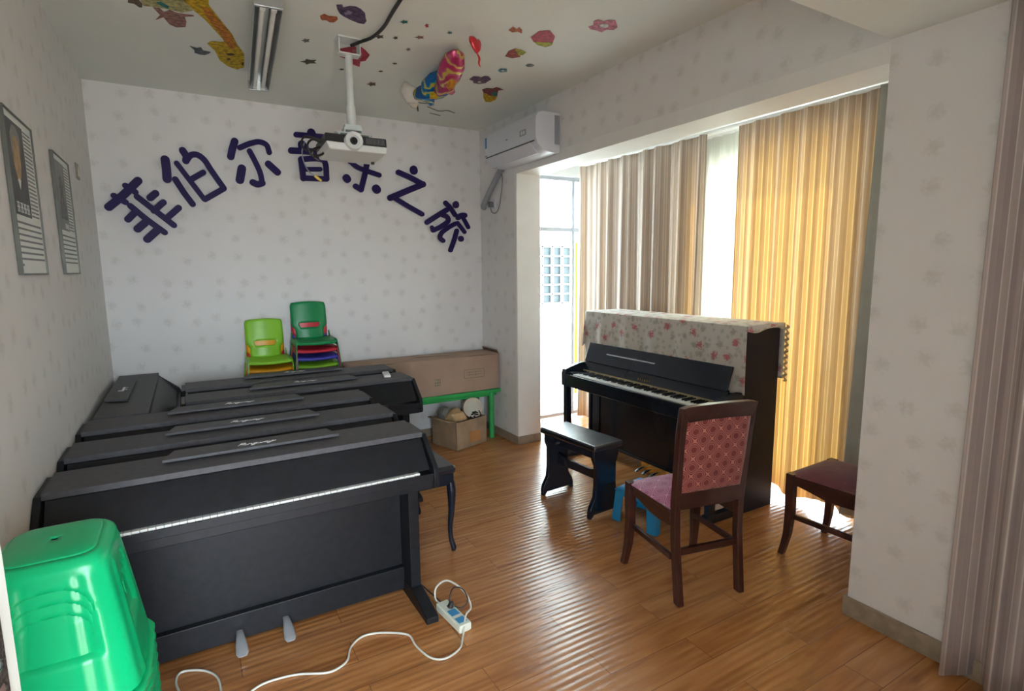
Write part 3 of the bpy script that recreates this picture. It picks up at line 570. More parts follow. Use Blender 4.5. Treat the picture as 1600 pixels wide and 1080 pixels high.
# ------------------------------------------------------------------ digital pianos
def script_logo(parent, w_, at, zt):
    """handwritten-style 'Ringway' lettering as one raised wire"""
    L_ = {'R': [[(0, 0), (.15, 1), (.1, 1.02), (.5, .95), (.45, .6), (.12, .5)], [(.2, .5), (.55, 0)]],
          'i': [[(.0, .45), (-.06, .08), (.1, 0), (.2, .15)]], 'n': [[(0, 0), (.08, .5), (.1, .3), (.28, .5), (.28, .05), (.4, .1)]],
          'g': [[(.3, .45), (.05, .4), (.05, .08), (.28, .1), (.32, .5), (.2, -.4), (-.1, -.4), (.4, .05)]],
          'w': [[(0, .5), (.03, .05), (.18, .05), (.22, .45), (.26, .05), (.42, .1), (.46, .5)]],
          'a': [[(.32, .42), (.06, .4), (.04, .06), (.26, .1), (.33, .45), (.33, .04), (.44, .1)]],
          'y': [[(0, .5), (.04, .1), (.25, .12), (.34, .5), (.2, -.4), (-.1, -.42), (.3, .0), (.62, .3)]]}
    adv = {'R': .62, 'i': .22, 'n': .42, 'g': .42, 'w': .52, 'a': .46, 'y': .5}
    tot = sum(adv[c] for c in 'Ringway'); k = w_/tot; g = G(); x = 0
    for c in 'Ringway':
        for st in L_[c]:
            g.tube([(at[0]+(x+px_+.22*py_)*k, at[1]+py_*k*.62, zt) for px_, py_ in st], .0011 if c != 'R' else .0014, 5, sub=4)
        x += adv[c]
    return build('logo', g, 'logo', parent, smooth=60)
def digital_piano(label, loc, rz, keys=False):
    """origin: left end, on the line of the top board's front edge; keyboard faces -y"""
    p = thing('digital_piano', label, 'digital piano', loc, rz, 'digital pianos packed in rows')
    Wd = 1.322
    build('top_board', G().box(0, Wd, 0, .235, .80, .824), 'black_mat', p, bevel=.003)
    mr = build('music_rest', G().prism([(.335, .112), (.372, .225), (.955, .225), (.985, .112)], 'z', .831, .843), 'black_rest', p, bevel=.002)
    build('rest_support', G().box(.45, .90, .15, .21, .824, .831), 'black_lam', mr)
    script_logo(mr, .135, (.595, .150), .8437)
    g = G().prism([(-.004, .800), (-.098, .692), (-.104, .684), (-.094, .684), (.02, .785), (.02, .80)], 'x', .010, Wd-.010)
    build('key_lid', g, 'black_lam', p, bevel=.002)
    kb = build('keyboard', G().box(.03, Wd-.03, -.100, .0, .664, .668), 'black_lam', p)
    ks = 1.21/52
    if keys:     # only the front piano's lid stands far enough back to bare its key fronts
        k0 = build('white_key', G().box(0, ks-.0012, -.110, -.02, .668, .6785), 'ivory', kb, bevel=.0008, seg=1, loc=(.056, 0, 0))
        for i in range(1, 52):
            c = k0.copy(); COL.objects.link(c); c.location = (.056+i*ks, 0, 0)
    build('key_bed', G().box(0, Wd, -.122, .20, .605, .664), 'black_lam', p, bevel=.003)
    build('key_slip', G().box(0, Wd, -.124, -.115, .640, .672), 'black_lam', p, bevel=.002)
    for s in (0, 1):
        x0 = -.022 if s == 0 else Wd
        g = G().prism([(.228, .812), (.012, .812), (-.012, .790), (-.118, .700), (-.128, .680), (-.130, .625), (-.120, .605), (.228, .605)], 'x', x0, x0+.022)
        build('cheek', g, 'black_lam', p, bevel=.003)
        a = .012 if s == 0 else Wd-.060
        lg = build('leg', G().box(a, a+.048, .045, .225, .03, .606), 'black_lam', p, bevel=.003)
        g = G().prism([(.232, 0), (.232, .06), (.05, .075), (-.02, .062), (-.130, .036), (-.152, .028), (-.154, 0)], 'x', a-.004, a+.052)
        build('foot', g, 'black_lam', lg, bevel=.004)
    build('modesty_panel', G().box(.06, Wd-.06, .165, .180, .13, .565), 'black_lam', p, bevel=.002)
    pr = build('pedal_rail', G().box(.06, Wd-.06, .135, .185, .022, .135), 'black_lam', p, bevel=.004)
    for xx in (.545, .725):
        g = G().tube([(xx, .135, .062), (xx, .10, .062), (xx, .055, .050), (xx, .020, .036), (xx, .005, .030)], [.013, .015, .021, .023, .016], 14, flat=.32)
        build('pedal', g, 'pedal', pr)
    return p
DX = .024
P1 = digital_piano('black digital piano in front, nearest the camera, behind the green stools', (DX, -2.455, 0), 0, keys=True)
P2 = digital_piano('black digital piano second in the row, directly behind the nearest one', (DX, -2.050, 0), 0)
copy_tree(P2, None, (DX, -1.632, 0), 0, 'black digital piano third in the row, ending short of the one with the remote')
copy_tree(P2, None, (.436, -1.215, 0), 0, 'black digital piano with a white remote on its right end')
copy_tree(P2, None, (.436, -.815, 0), 0, 'black digital piano farthest back, right in front of the stacked chairs')
copy_tree(P2, None, (.272, -1.372, 0), R(90), 'black digital piano turned sideways against the left wall in the back corner')

# power cord of the front piano
g = G().tube([(1.335, -2.20, .012), (1.36, -2.26, .012), (1.385, -2.42, .012), (1.39, -2.55, .03), (1.392, -2.60, .050)], .0032, 8)
g.tube([(1.392, -2.600, .050), (1.395, -2.603, .10), (1.42, -2.59, .125), (1.46, -2.60, .11), (1.465, -2.64, .075), (1.43, -2.645, .055), (1.405, -2.625, .060)], .0030, 8)
t = thing('black_cable', 'thin black cable plugged into the white power strip', 'cord', (0, 0, 0))
build('cord', g, 'cable_b', t)
g = G().tube([(1.402, -2.612, .075), (1.398, -2.606, .060), (1.396, -2.604, .049)], [.006, .013, .015], 12)
build('plug', g, 'dark_pl', t)
# power strip
t = thing('power_strip', 'white multi-socket power strip with blue labels on the floor by the piano foot', 'power strip', (1.395, -2.635, 0), R(-84))
sb = build('strip_body', G().box(-.105, .105, -.030, .030, .004, .040), 'strip', t, bevel=.006, seg=3)
for a, b in ((-.085, -.045), (-.02, .025), (.045, .085)):
    build('socket_label', G().box(a, b, -.020, .020, .0400, .0408), 'strip_b' if a > -.05 else 'strip', sb)
for xx in (-.09, .09): build('rubber_foot', G().box(xx-.008, xx+.008, -.025, .025, 0, .006), 'strip', sb)
pts = [(1.384, -2.535, .022), (1.372, -2.49, .030), (1.385, -2.47, .075), (1.43, -2.50, .110), (1.475, -2.58, .085), (1.47, -2.66, .055), (1.425, -2.70, .050), (1.375, -2.775, .012), (1.335, -2.825, .006), (1.262, -2.847, .006), (1.214, -2.809, .006), (1.191, -2.715, .006), (1.19, -2.64, .006), (1.149, -2.596, .006), (1.079, -2.553, .006), (1.014, -2.543, .006),
       (.958, -2.584, .006), (.927, -2.653, .006), (.888, -2.68, .006), (.839, -2.683, .006), (.753, -2.639, .006), (.687, -2.622, .006), (.62, -2.62, .006), (.563, -2.649, .006), (.514, -2.70, .006), (.487, -2.66, .006), (.480, -2.51, .006), (.446, -2.438, .006), (.393, -2.398, .006), (.352, -2.392, .006), (.34, -2.441, .006), (.355, -2.524, .006), (.40, -2.75, .006), (.46, -3.0, .006)]
o = build('extension_cord', G().tube(pts, .0042, 8), 'cable_w'); tag(o, 'off-white extension cord snaking across the wooden floor to the power strip', 'cord')

# remote on the fourth piano
t = thing('remote_control', 'small white remote control lying on a black digital piano', 'remote control', (1.624, -1.075, .8245), R(78))
rc = build('case', G().box(-.075, .075, -.023, .023, 0, .018), 'ivory', t, bevel=.006, seg=3)
build('button', G().box(.0, .05, -.012, .012, .018, .0195), 'ac_grey', rc)

# ------------------------------------------------------------------ stools of the digital pianos
t = thing('piano_stool', 'black leather stool with curved legs tucked beside the front digital pianos', 'stool', (1.530, -1.80, 0), R(0))
st = G().box(-.145, .145, -.29, .29, .445, .492)
o = build('seat', st, 'black_leather', t, bevel=.02, seg=4)
build('seat_frame', G().box(-.132, .132, -.277, .277, .385, .446), 'piano_black', t, bevel=.003)
for sx_ in (-1, 1):
    for sy_ in (-1, 1):
        X, Y = sx_*.118, sy_*.262
        g = G().tube([(X, Y, .40), (X*1.03, Y*1.01, .34), (X*1.02, Y*1.0, .24), (X*.95, Y*.985, .14), (X*.97, Y*.99, .07), (X*1.06, Y*1.02, .02), (X*1.05, Y*1.02, 0)], [.024, .025, .018, .014, .013, .015, .011], 12)
        build('leg', g, 'piano_black', t)

# ------------------------------------------------------------------ stack of green plastic stools
def stool_mesh():
    g = G(); nA, nH = 160, 60; hh = .36
    def hw(t): return .108+.052*(1-t)**.9, .128+.052*(1-t)**.9
    def pt(a, t, drop=0):
        hx, hy = hw(t); n_ = 5.2
        c, s_ = math.cos(a), math.sin(a); rr = (abs(c)**n_+abs(s_)**n_)**(-1/n_)
        z = hh*t
        sh = .018*max(0, (t-.93)/.07)**2          # rounded shoulder
        # embossed fluting beside the corners
        fl = .0022*math.sin(a*4*6)*(1 if t < .9 else 0)*max(0, 1-abs(abs(c*s_)*2-.8)*3)
        # recessed panel low on each side, its upper corners stepped in ridges
        loc = (a+math.pi/4) % (math.pi/2)-math.pi/4
        ys = int(((a+math.pi/4) % (2*math.pi))//(math.pi/2)) % 2 == 1
        wm = .60 if ys else .42
        def sst(v, e0, e1): v = min(1, max(0, (v-e0)/(e1-e0))); return v*v*(3-2*v)
        q = max(abs(loc)/wm, abs(t-.60)/.24) if t < .60 else ((abs(loc)/wm)**3+(abs(t-.60)/.24)**3)**(1/3)
        rec = .013*sst(1.0-q, 0, .10)+.0035*sst(1-q, .06, .40)*(1+math.cos(q*40))*.5*sst(abs(loc)/wm, .35, .75)*(1 if t > .6 else 0)
        fl -= rec
        return Vector(((hx-sh+fl)*rr*c, (hy-sh+fl)*rr*s_, z))
    vs = []
    for j in range(nH+1):
        for i in range(nA): vs.append(pt(2*math.pi*i/nA, j/nH))
    fs = []
    for j in range(nH):
        for i in range(nA):
            a = 2*math.pi*(i+.5)/nA; t = (j+.5)/nH
            loc = (a+math.pi/4) % (math.pi/2)-math.pi/4   # angle off the middle of a side
            yside = int(((a+math.pi/4) % (2*math.pi))//(math.pi/2)) % 2 == 1
            wmax = .36 if yside else .22
            if yside is False and .50 < t < .60 and abs(loc) < .16: continue
            fs.append((j*nA+i, j*nA+(i+1) % nA, (j+1)*nA+(i+1) % nA, (j+1)*nA+i))
    g.add(vs, fs)
    # rim lip and top
    lip = [pt(2*math.pi*i/nA, 0) for i in range(nA)]
    g.add([Vector((p.x*1.055, p.y*1.045, 0)) for p in lip]+[Vector((p.x*1.065, p.y*1.055, .013)) for p in lip]+[Vector((p.x*.985, p.y*.985, .020)) for p in lip], [(i, (i+1) % nA, nA+(i+1) % nA, nA+i) for i in range(nA)]+[(nA+i, nA+(i+1) % nA, 2*nA+(i+1) % nA, 2*nA+i) for i in range(nA)])
    rings = [1.0, .93, .80, .6, .4, .2, .07]
    top = []; 
    for q in rings:
        for i in range(nA):
            p = pt(2*math.pi*i/nA, 1.0); zz = hh+.008*(1-q**4)-.0025*(.5+.5*math.cos(q*26))*(q < .75)
            top.append(Vector((p.x*q, p.y*q, hh if q == 1.0 else zz)))
    fs = [(r_*nA+i, r_*nA+(i+1) % nA, (r_+1)*nA+(i+1) % nA, (r_+1)*nA+i) for r_ in range(len(rings)-1) for i in range(nA)]
    g.add(top, fs)
    return g
s0 = None
names = {0: 'bottom green plastic stool of the tall stack, standing on the floor', 18: 'topmost green plastic stool of the tall stack in the left foreground, its seat visible'}
for q_, w_ in zip(range(17, 11, -1), ('directly under the topmost one', 'third from the top', 'fourth from the top', 'fifth from the top', 'sixth from the top', 'seventh from the top')):
    names[q_] = 'rim of the green plastic stool in the left foreground stack, '+w_
for k in range(19):
    lab = names.get(k, 'green plastic stool low in the left foreground stack, below the frame')
    z = k*.030
    if s0 is None:
        s0 = build('plastic_stool', stool_mesh(), 'green_pl', smooth=50, solid=.003); tag(s0, lab, 'stool', 'stacked green stools'); s0.location = (.168, -3.085, z)
    else:
        c = s0.copy(); COL.objects.link(c); c.location = (.168, -3.085, z); c['label'] = lab

# ------------------------------------------------------------------ long green table, kids' chairs, cartons
t = thing('kids_table', 'long low green plastic table against the back wall under the carton', 'table', (1.76, -.195, 0))
build('tabletop', G().box(-1.15, 1.150, -.180, .178, .425, .458), 'green_tab', t, bevel=.008, seg=3)
build('apron', G().box(-1.12, 1.12, -.155, .15, .395, .426), 'green_tab', t, bevel=.003)
for xx in (-1.08, 0, 1.065):
    for yy in (-.150, .150):
        build('leg', G().cyl((xx, yy, 0), (xx, yy, .425), .023, .026, 18), 'green_tab', t)
def kid_chair(mt, label, loc):
    c = thing('kids_chair', label, 'chair', loc, 0, "stacked kids' chairs")
    # seat, back with slot, side legs: one moulded shell split into its parts
    def seat(s, u_):
        x = (s-.5)*.285; y = -.135+u_*.25; z = .262-.012*math.cos((s-.5)*math.pi)+(.012*(1-u_)**6*-1)-.004
        return Vector((x, y, z)), (x, y)
    sm = build('seat', G().grid(seat, 14, 10), mt, c, smooth=60, solid=.007)
    build('seat_lip', G().tube([(-.142, -.135, .240), (-.10, -.141, .236), (0, -.146, .233), (.10, -.141, .236), (.142, -.135, .240)], .011, 10), mt, c)
    g = G(); nu, nv = 14, 16; pts = {}
    for j in range(nv+1):
        for i in range(nu+1):
            s = i/nu-.5; v_ = j/nv; w_ = .215+.055*min(1, max(0, (v_-.28)/.10))-.02*max(0, (v_-.88)/.12)**2
            x = s*w_; z = .245+v_*.285+(.012*(1-(2*s)**2))*v_; y = .105+.05*v_-.035*(1-(2*s)**2)*.6+.018
            pts[(i, j)] = len(g.v); g.v.append((x, y, z))
    for j in range(nv):
        for i in range(nu):
            if 3 <= i < 11 and j in (5, 6): continue
            g.f.append((pts[(i, j)], pts[(i+1, j)], pts[(i+1, j+1)], pts[(i, j+1)]))
    build('backrest', g, mt, c, smooth=60, solid=.006)
    for s in (-1, 1):
        g = G().prism([(-.125, .262), (-.150, .25), (-.170, .0), (-.135, .0), (-.115, .21), (.085, .225), (.110, 0), (.148, 0), (.128, .30), (.10, .31), (.09, .262)], 'x', s*.142-.0028, s*.142+.0028)
        g.v = [(x+s*.031*(1-z/.3), y, z) for x, y, z in g.v]
        build('leg_frame', g, mt, c, bevel=.002)
    return c
def stack(x, y, zt, seq, last):
    base = .458; prev = None
    for k, (mt, lab) in enumerate(seq):
        z = base+k*.060
        kc = kid_chair(mt, lab, (x, y-.004*k, z))
stack(.985, -.205, 0, [('lime_pl', "lime kids' chair lowest in the left stack, hidden but for its legs"), ('red_pl', "red kids' chair in the left stack, under the orange one"), ('orange_pl', "orange kids' chair directly under the lime one"), ('lime_pl', "lime green kids' chair on top of the left stack")], 0)
stack(1.320, -.200, 0, [('dgreen_pl', "green kids' chair lowest in the right stack"), ('red_pl', "red kids' chair low in the right stack, below the lime one"), ('lime_pl', "lime kids' chair in the right stack, under the blue one"), ('blue_pl', "blue kids' chair in the right stack, between lime and red"), ('red_pl', "red kids' chair just under the dark green top chair"), ('dgreen_pl', "dark green kids' chair on top of the right stack")], 0)
# long carton
t = thing('long_carton', 'long brown cardboard carton lying on the low green table', 'box', (2.215, -.205, .459))
g = G().box(-.690, .690, -.150, .150, 0, .318)
build('carton_body', g, 'card', t, bevel=.004)
g = G(); n = 24
fl = lambda s, u_: (Vector((-.69+1.38*s, -.152+.150*u_, .319+.001+.016*math.sin(u_*1.4)*(1-.6*s)+.006*math.sin(s*9))), (s, u_))
build('flap', G().grid(fl, 30, 6), 'card', t, smooth=60, solid=.004)
build('flap', G().grid(lambda s, u_: (Vector((-.69+1.38*s, .150-.150*u_, .3215+.010*math.sin(u_*1.2))), (s, u_)), 30, 6), 'card', t, smooth=60, solid=.004)
build('end_flap', G().grid(lambda s, u_: (Vector((.690-.02*u_, -.145+.29*s, .320+.035*u_)), (s, u_)), 4, 3), 'card_in', t, solid=.003)
def glyph(g, x, z, w_, h_, hs, vs, y=-.1512, th=.0045):
    for q in hs: g.box(x, x+w_, y, y+.001, z+q*h_-th/2, z+q*h_+th/2)
    for q, a, b in vs: g.box(x+q*w_-th/2, x+q*w_+th/2, y, y+.001, z+a*h_, z+b*h_)
g = G(); glyph(g, -.175, .075, .062, .075, (0.05, .33, .66, 1), ((0.15, 0, 1), (.5, .3, 1), (.85, 0, 1)))
build('printed_mark', g, 'card_ink', t, smooth=0)
g = G(); glyph(g, .055, .085, .055, .062, (.1, .5, .95), ((.1, 0, .6), (.55, 0, 1), (.9, .2, .9)))
build('printed_mark', g, 'card_ink', t, smooth=0)
g = G(); glyph(g, .335, .125, .20, .075, (0, 1), ((0, 0, 1), (1, 0, 1)), th=.003); glyph(g, .36, .14, .15, .045, (.3, .8), ((.2, 0, 1), (.6, 0, 1)), th=.003)
build('printed_mark', g, 'card_ink', t, smooth=0)
# open box with odds and ends
ang = R(16)
t = thing('open_box', 'battered open cardboard box on the floor under the green table', 'box', (2.505, -.330, 0), ang)
hx, hy, hh_ = .178, .165, .245
for nm, b in (('side_wall', (-hx, hx, -hy, -hy+.006)), ('side_wall', (-hx, hx, hy-.006, hy)), ('side_wall', (-hx, -hx+.006, -hy, hy)), ('side_wall', (hx-.006, hx, -hy, hy))):
    build(nm, G().box(b[0], b[1], b[2], b[3], 0, hh_), 'card_d', t)
build('bottom', G().box(-hx, hx, -hy, hy, 0, .006), 'card_d', t)
build('tape_strip', G().box(-.03, .10, -hy-.001, -hy, .04, .135), 'tape', t, smooth=0)
build('flap', G().grid(lambda s, u_: (Vector((-hx-.075*u_, -hy+2*hy*s*.9, hh_+.02*math.sin(u_*2))), (s, u_)), 6, 5), 'card_d', t, solid=.004)
g = G().grid(lambda s, u_: (Vector((-hx+.02+.14*s-.03*math.sin(u_*3), -hy+.03+.05*u_, hh_-.03+.10*math.sin(u_*2.2+.3))), (s, u_)), 8, 8)
build('flap', g, 'tan_paper', t, smooth=60, solid=.003)
# contents: things of their own
def place(c, z): return (2.505+c[0]*math.cos(ang)-c[1]*math.sin(ang), -.330+c[0]*math.sin(ang)+c[1]*math.cos(ang), z)
o = build('paper_bundle', G().tube([(-.09, 0, -.01), (-.04, .0, .01), (.04, 0, .02), (.09, 0, .02)], [.045, .055, .06, .04], 14), 'tan_paper', loc=place((-.085, -.03), .255), rot=(0, 0, ang+R(25)))
tag(o, 'tan paper bundle sticking out of the open cardboard box', 'paper')
t = thing('hand_drum', 'round cream hand drum standing up in the open cardboard box', 'drum', (2.615, -.375, .318))
t.rotation_euler = (R(78), 0, R(-8))
build('drum_rim', G().lathe([(.082, -.022), (.089, -.022), (.091, 0), (.089, .022), (.082, .022)]), 'cream', t)
build('drum_skin', G().lathe([(.081, .016), (.070, .021), (.04, .023), (.001, .024)]), 'drum', t, smooth=60)
random.seed(3)
pts = [place((.10+random.uniform(-.05, .05), -.12+random.uniform(-.02, .03), ), .26+random.uniform(-.04, .035)) for _ in range(16)]
o = build('cable_tangle', G().tube(pts, .006, 8), 'dark_pl'); tag(o, 'tangle of dark cable hanging over the rim of the open cardboard box', 'cable')
o = build('crumpled_bag', G().tube([(-.04, -.06, .0), (0, -.02, .03), (.01, .03, .02), (-.02, .07, -.01)], [.03, .05, .045, .02], 9), 'photo_g', loc=place((-.13, .06), .27)); tag(o, 'crumpled dark grey bag in the left side of the open cardboard box', 'bag')
# ------------------------------------------------------------------ upright piano
UX0, UX1, UY0, UY1 = 3.35, 3.68, -2.600, -1.105    # case front, back, right end, left end
t = thing('upright_piano', 'polished black upright piano under a floral cloth by the balcony curtains', 'piano', (3.52, -1.85, 0))
def U(name, g, mt, parent=None, **kw):
    g.v = [(x-3.52, y+1.85, z) for x, y, z in g.v]
    return build(name, g, mt, parent or t, **kw)
for a in (UY0, UY1-.025):
    sp = U('side_panel', G().box(UX0, UX1, a, a+.025, 0, 1.165), 'piano_side', bevel=.003)
U('top_lid', G().box(UX0-.012, UX1+.005, UY0-.008, UY1+.008, 1.165, 1.188), 'piano_black', bevel=.004)
U('upper_panel', G().box(UX0+.012, UX0+.030, UY0+.025, UY1-.025, .70, 1.165), 'piano_black')
U('back_board', G().box(UX1-.03, UX1, UY0+.025, UY1-.025, .10, 1.165), 'wood_dark')
lp = U('lower_panel', G().box(UX0+.012, UX0+.030, UY0+.025, UY1-.025, .115, .60), 'piano_black')
U('panel_stile', G().box(UX0+.004, UX0+.012, UY1-.135, UY1-.125, .13, .60).box(UX0+.004, UX0+.012, UY0+.125, UY0+.135, .13, .60), 'piano_black', lp)
U('bottom_board', G().box(UX0, UX1-.03, UY0+.025, UY1-.025, .095, .115), 'piano_black', bevel=.003)
U('key_bed', G().box(3.075, UX0+.02, UY0+.02, UY1-.02, .600, .672), 'piano_black', bevel=.006)
U('key_slip', G().box(3.070, 3.092, UY0+.02, UY1-.02, .655, .700), 'piano_black', bevel=.003)
for a in (UY0, UY1-.045):
    g = G().prism([(UX0+.01, .785), (3.22, .775), (3.13, .752), (3.075, .735), (3.066, .70), (3.068, .60), (UX0+.01, .60)], 'y', a, a+.045)
    U('arm', g, 'piano_black', bevel=.005)
    g = G().box(3.085, 3.135, a+.002, a+.043, .02, .60)
    g.v = [(x, y, z) if z > .3 else (x+(.012 if x > 3.1 else .006), y, z) for x, y, z in g.v]
    lg = U('leg', g, 'piano_black', bevel=.004)
    U('toe_block', G().box(3.075, 3.36, a, a+.045, 0, .055), 'piano_black', lg, bevel=.004)
kb = U('keyboard', G().box(3.095, 3.27, UY0+.10, UY1-.10, .672, .684), 'black_lam')
k_w = (UY1-UY0-.24)/52; yk = UY1-.12
w0 = build('white_key', G().box(3.094-3.52, 3.24-3.52, -k_w+.001, 0, .684, .706), 'ivory', kb, bevel=.0012, seg=1, loc=(0, yk+1.85, 0))
for i in range(1, 52):
    c = w0.copy(); COL.objects.link(c); c.location = (0, yk+1.85-i*k_w, 0)
b0 = None
for i in range(51):
    if i % 7 in (1, 4): continue
    if b0 is None: b0 = c = build('black_key', G().box(3.142-3.52, 3.238-3.52, -.0055, .0055, .704, .717), 'ebony', kb, bevel=.0012, seg=1)
    else: c = b0.copy(); COL.objects.link(c)
    c.location = (0, yk+1.85-(i+1)*k_w, 0)
U('key_block', G().box(3.10, 3.24, UY0+.045, UY0+.115, .672, .718), 'piano_black', bevel=.003)
U('key_block', G().box(3.10, 3.24, UY1-.115, UY1-.045, .672, .718), 'piano_black', bevel=.003)
# open fallboard: lower leaf behind the keys, upper leaf leaning on the case
g = G().prism([(3.240, .708), (3.252, .700), (3.292, .795), (3.282, .800)], 'y', UY0+.05, UY1-.05)
fb = U('fallboard', g, 'piano_black', bevel=.002)
g = G().prism([(3.262, .793), (3.276, .787), (3.330, .935), (3.317, .940)], 'y', UY0+.055, UY1-.055)
U('fallboard_leaf', g, 'piano_black', fb, bevel=.003)
U('hinge', G().prism([(3.236, .704), (3.244, .704), (3.252, .722), (3.245, .725)], 'y', UY0+.06, UY1-.06), 'old_brass', fb)
U('desk_ledge', G().prism([(3.288, .868), (3.293, .866), (3.298, .873), (3.293, .876)], 'y', -1.92, -1.40), 'silver', fb)
g = G()
for i, ch in enumerate('RINGWAY'[:6]):
    y = -1.80-i*.022; g.box(3.2465, 3.2485, y-.006, y+.006, .742, .746).box(3.2475, 3.2495, y-.006, y-.002, .738, .756)
U('maker_mark', g, 'brass', fb, smooth=0)
pb = U('pedal_plate', G().box(UX0+.002, UX0+.012, -2.00, -1.74, .035, .112), 'brass', bevel=.006, seg=3)
for yy in (-1.80, -1.87, -1.94):
    g = G().tube([(UX0+.004, yy, .070), (UX0-.03, yy, .072), (UX0-.07, yy, .066), (UX0-.105, yy, .050)], [.008, .009, .014, .013], 12, flat=.4)
    U('pedal', g, 'silver', pb)
U('caster', G().cyl((3.62, UY0+.06, .02), (3.62, UY0+.09, .02), .02).cyl((3.62, UY1-.09, .02), (3.62, UY1-.06, .02), .02), 'brass')

# cloth over it
cl = thing('piano_cloth', 'cream floral cloth with lace trim draped over the upright piano', 'cloth', (3.52, -1.85, 1.19))
def C(name, g, mt, parent=None, **kw):
    g.v = [(x-3.52, y+1.85, z-1.19) for x, y, z in g.v]
    return build(name, g, mt, parent or cl, **kw)
ya, yb = UY1+.030, UY0-.020
def drape(s, u_):
    # u_: from the back hem over the top to the front hem; s: left to right
    y = ya+(yb-ya)*s
    Ls = [.355, .36, .42]; d = u_*sum(Ls)
    wv = .006*math.sin(s*34)+.004*math.sin(s*71+1)
    if d < Ls[0]: x, z = UX1+.016+.006*math.sin(s*28), 1.193-(Ls[0]-d)
    elif d < Ls[0]+Ls[1]: x, z = UX1+.016-(d-Ls[0])*((UX1+.016-(UX0-.018))/Ls[1]), 1.193
    else:
        e = d-Ls[0]-Ls[1]; x, z = UX0-.018-.004*math.sin(e*8)+wv*min(1, e*5), 1.193-e
        y += .012*e*math.sin(s*9)
    return Vector((x, y, z)), (s*1.53, d)
body = C('cloth_body', G().grid(drape, 90, 60), 'cloth', smooth=70, solid=.0016)
# side drops
C('side_drop', G().grid(lambda s, u_: (Vector((UX0-.016+(UX1+.030-UX0)*s, yb-.002-.006*math.sin(s*11)*u_, 1.193-(.034+.012*math.sin(s*7))*u_)), (s*.36, u_*.05)), 24, 4), 'cloth', smooth=70, solid=.0014)
C('side_drop', G().grid(lambda s, u_: (Vector((UX0-.016-.02*u_+(UX1+.030-UX0)*s, ya+.003+.018*u_+.008*math.sin(s*13)*u_, 1.193-(.30-.22*s)*u_)), (s*.36, u_*.3)), 24, 10), 'cloth', smooth=70, solid=.0014)
g = G().grid(lambda s, u_: (Vector((UX1+.014+.030*s, yb-.006-.008*math.sin(u_*60), 1.185-.36*u_-.01*s)), (s*.03, u_)), 6, 60)
C('lace_edge', g, 'lace', body, smooth=40, solid=.002)

# ------------------------------------------------------------------ piano bench
t = thing('piano_bench', 'black leather-topped bench with lyre-shaped ends at the upright piano', 'bench', (2.640, -1.915, 0), R(5))
build('seat', G().box(-.125, .125, -.27, .27, .430, .472), 'black_leather', t, bevel=.016, seg=4)
build('seat_frame', G().box(-.11, .11, -.235, .235, .385, .433), 'piano_black', t, bevel=.003)
prof = [(-.105, .432), (.105, .432), (.105, .375), (.085, .33), (.085, .20), (.092, .13), (.125, .075), (.135, .04), (.135, .0), (.115, 0), (.10, .022), (-.10, .022), (-.115, 0), (-.135, .0), (-.135, .04), (-.125, .075), (-.092, .13), (-.085, .20), (-.085, .33), (-.105, .375)]
for yy in (-.245, .215):
    build('end_support', G().prism([(x, z) for x, z in prof], 'y', yy, yy+.030), 'piano_black', t, bevel=.003)
build('stretcher', G().prism([(-.215, .205), (.215, .205), (.215, .285), (.10, .262), (-.10, .262), (-.215, .285)], 'x', -.010, .010), 'piano_black', t, bevel=.003)
build('storage_knob', G().cyl((-.11, .10, .40), (-.125, .10, .40), .010), 'silver', t)

# small blue stool
t = thing('plastic_footstool', 'small sky-blue plastic stool between the red chair and upright piano', 'stool', (2.815, -2.355, 0), R(11))
g = G(); 
def top(s, u_):
    x, y = (s-.5)*.25, (u_-.5)*.29; e = max(abs(s-.5), abs(u_-.5))*2
    return Vector((x, y, .215-.02*max(0, e-.75)**2*16)), (x, y)
build('seat', G().grid(top, 16, 16), 'sky_pl', t, smooth=60, solid=.005)
for sx_ in (-1, 1):
    for sy_ in (-1, 1):
        g = G()
        x0, y0 = sx_*.118, sy_*.138
        g.add([(x0-sx_*.055, y0, .205), (x0, y0, .205), (x0, y0-sy_*.055, .205), (x0+sx_*.012, y0+sy_*.018, 0), (x0-sx_*.032, y0+sy_*.018, 0), (x0+sx_*.012, y0-sy_*.04, 0)], [(0, 1, 3, 4), (1, 2, 5, 3)])
        build('leg', g, 'sky_pl', t, smooth=0, solid=.006, fix=False)
for s in (-1, 1):
    build('apron', G().box(-.118, .118, s*.138-.003, s*.138+.003, .165, .205), 'sky_pl', t)
    build('apron', G().box(s*.118-.003, s*.118+.003, -.138, .138, .165, .205), 'sky_pl', t)

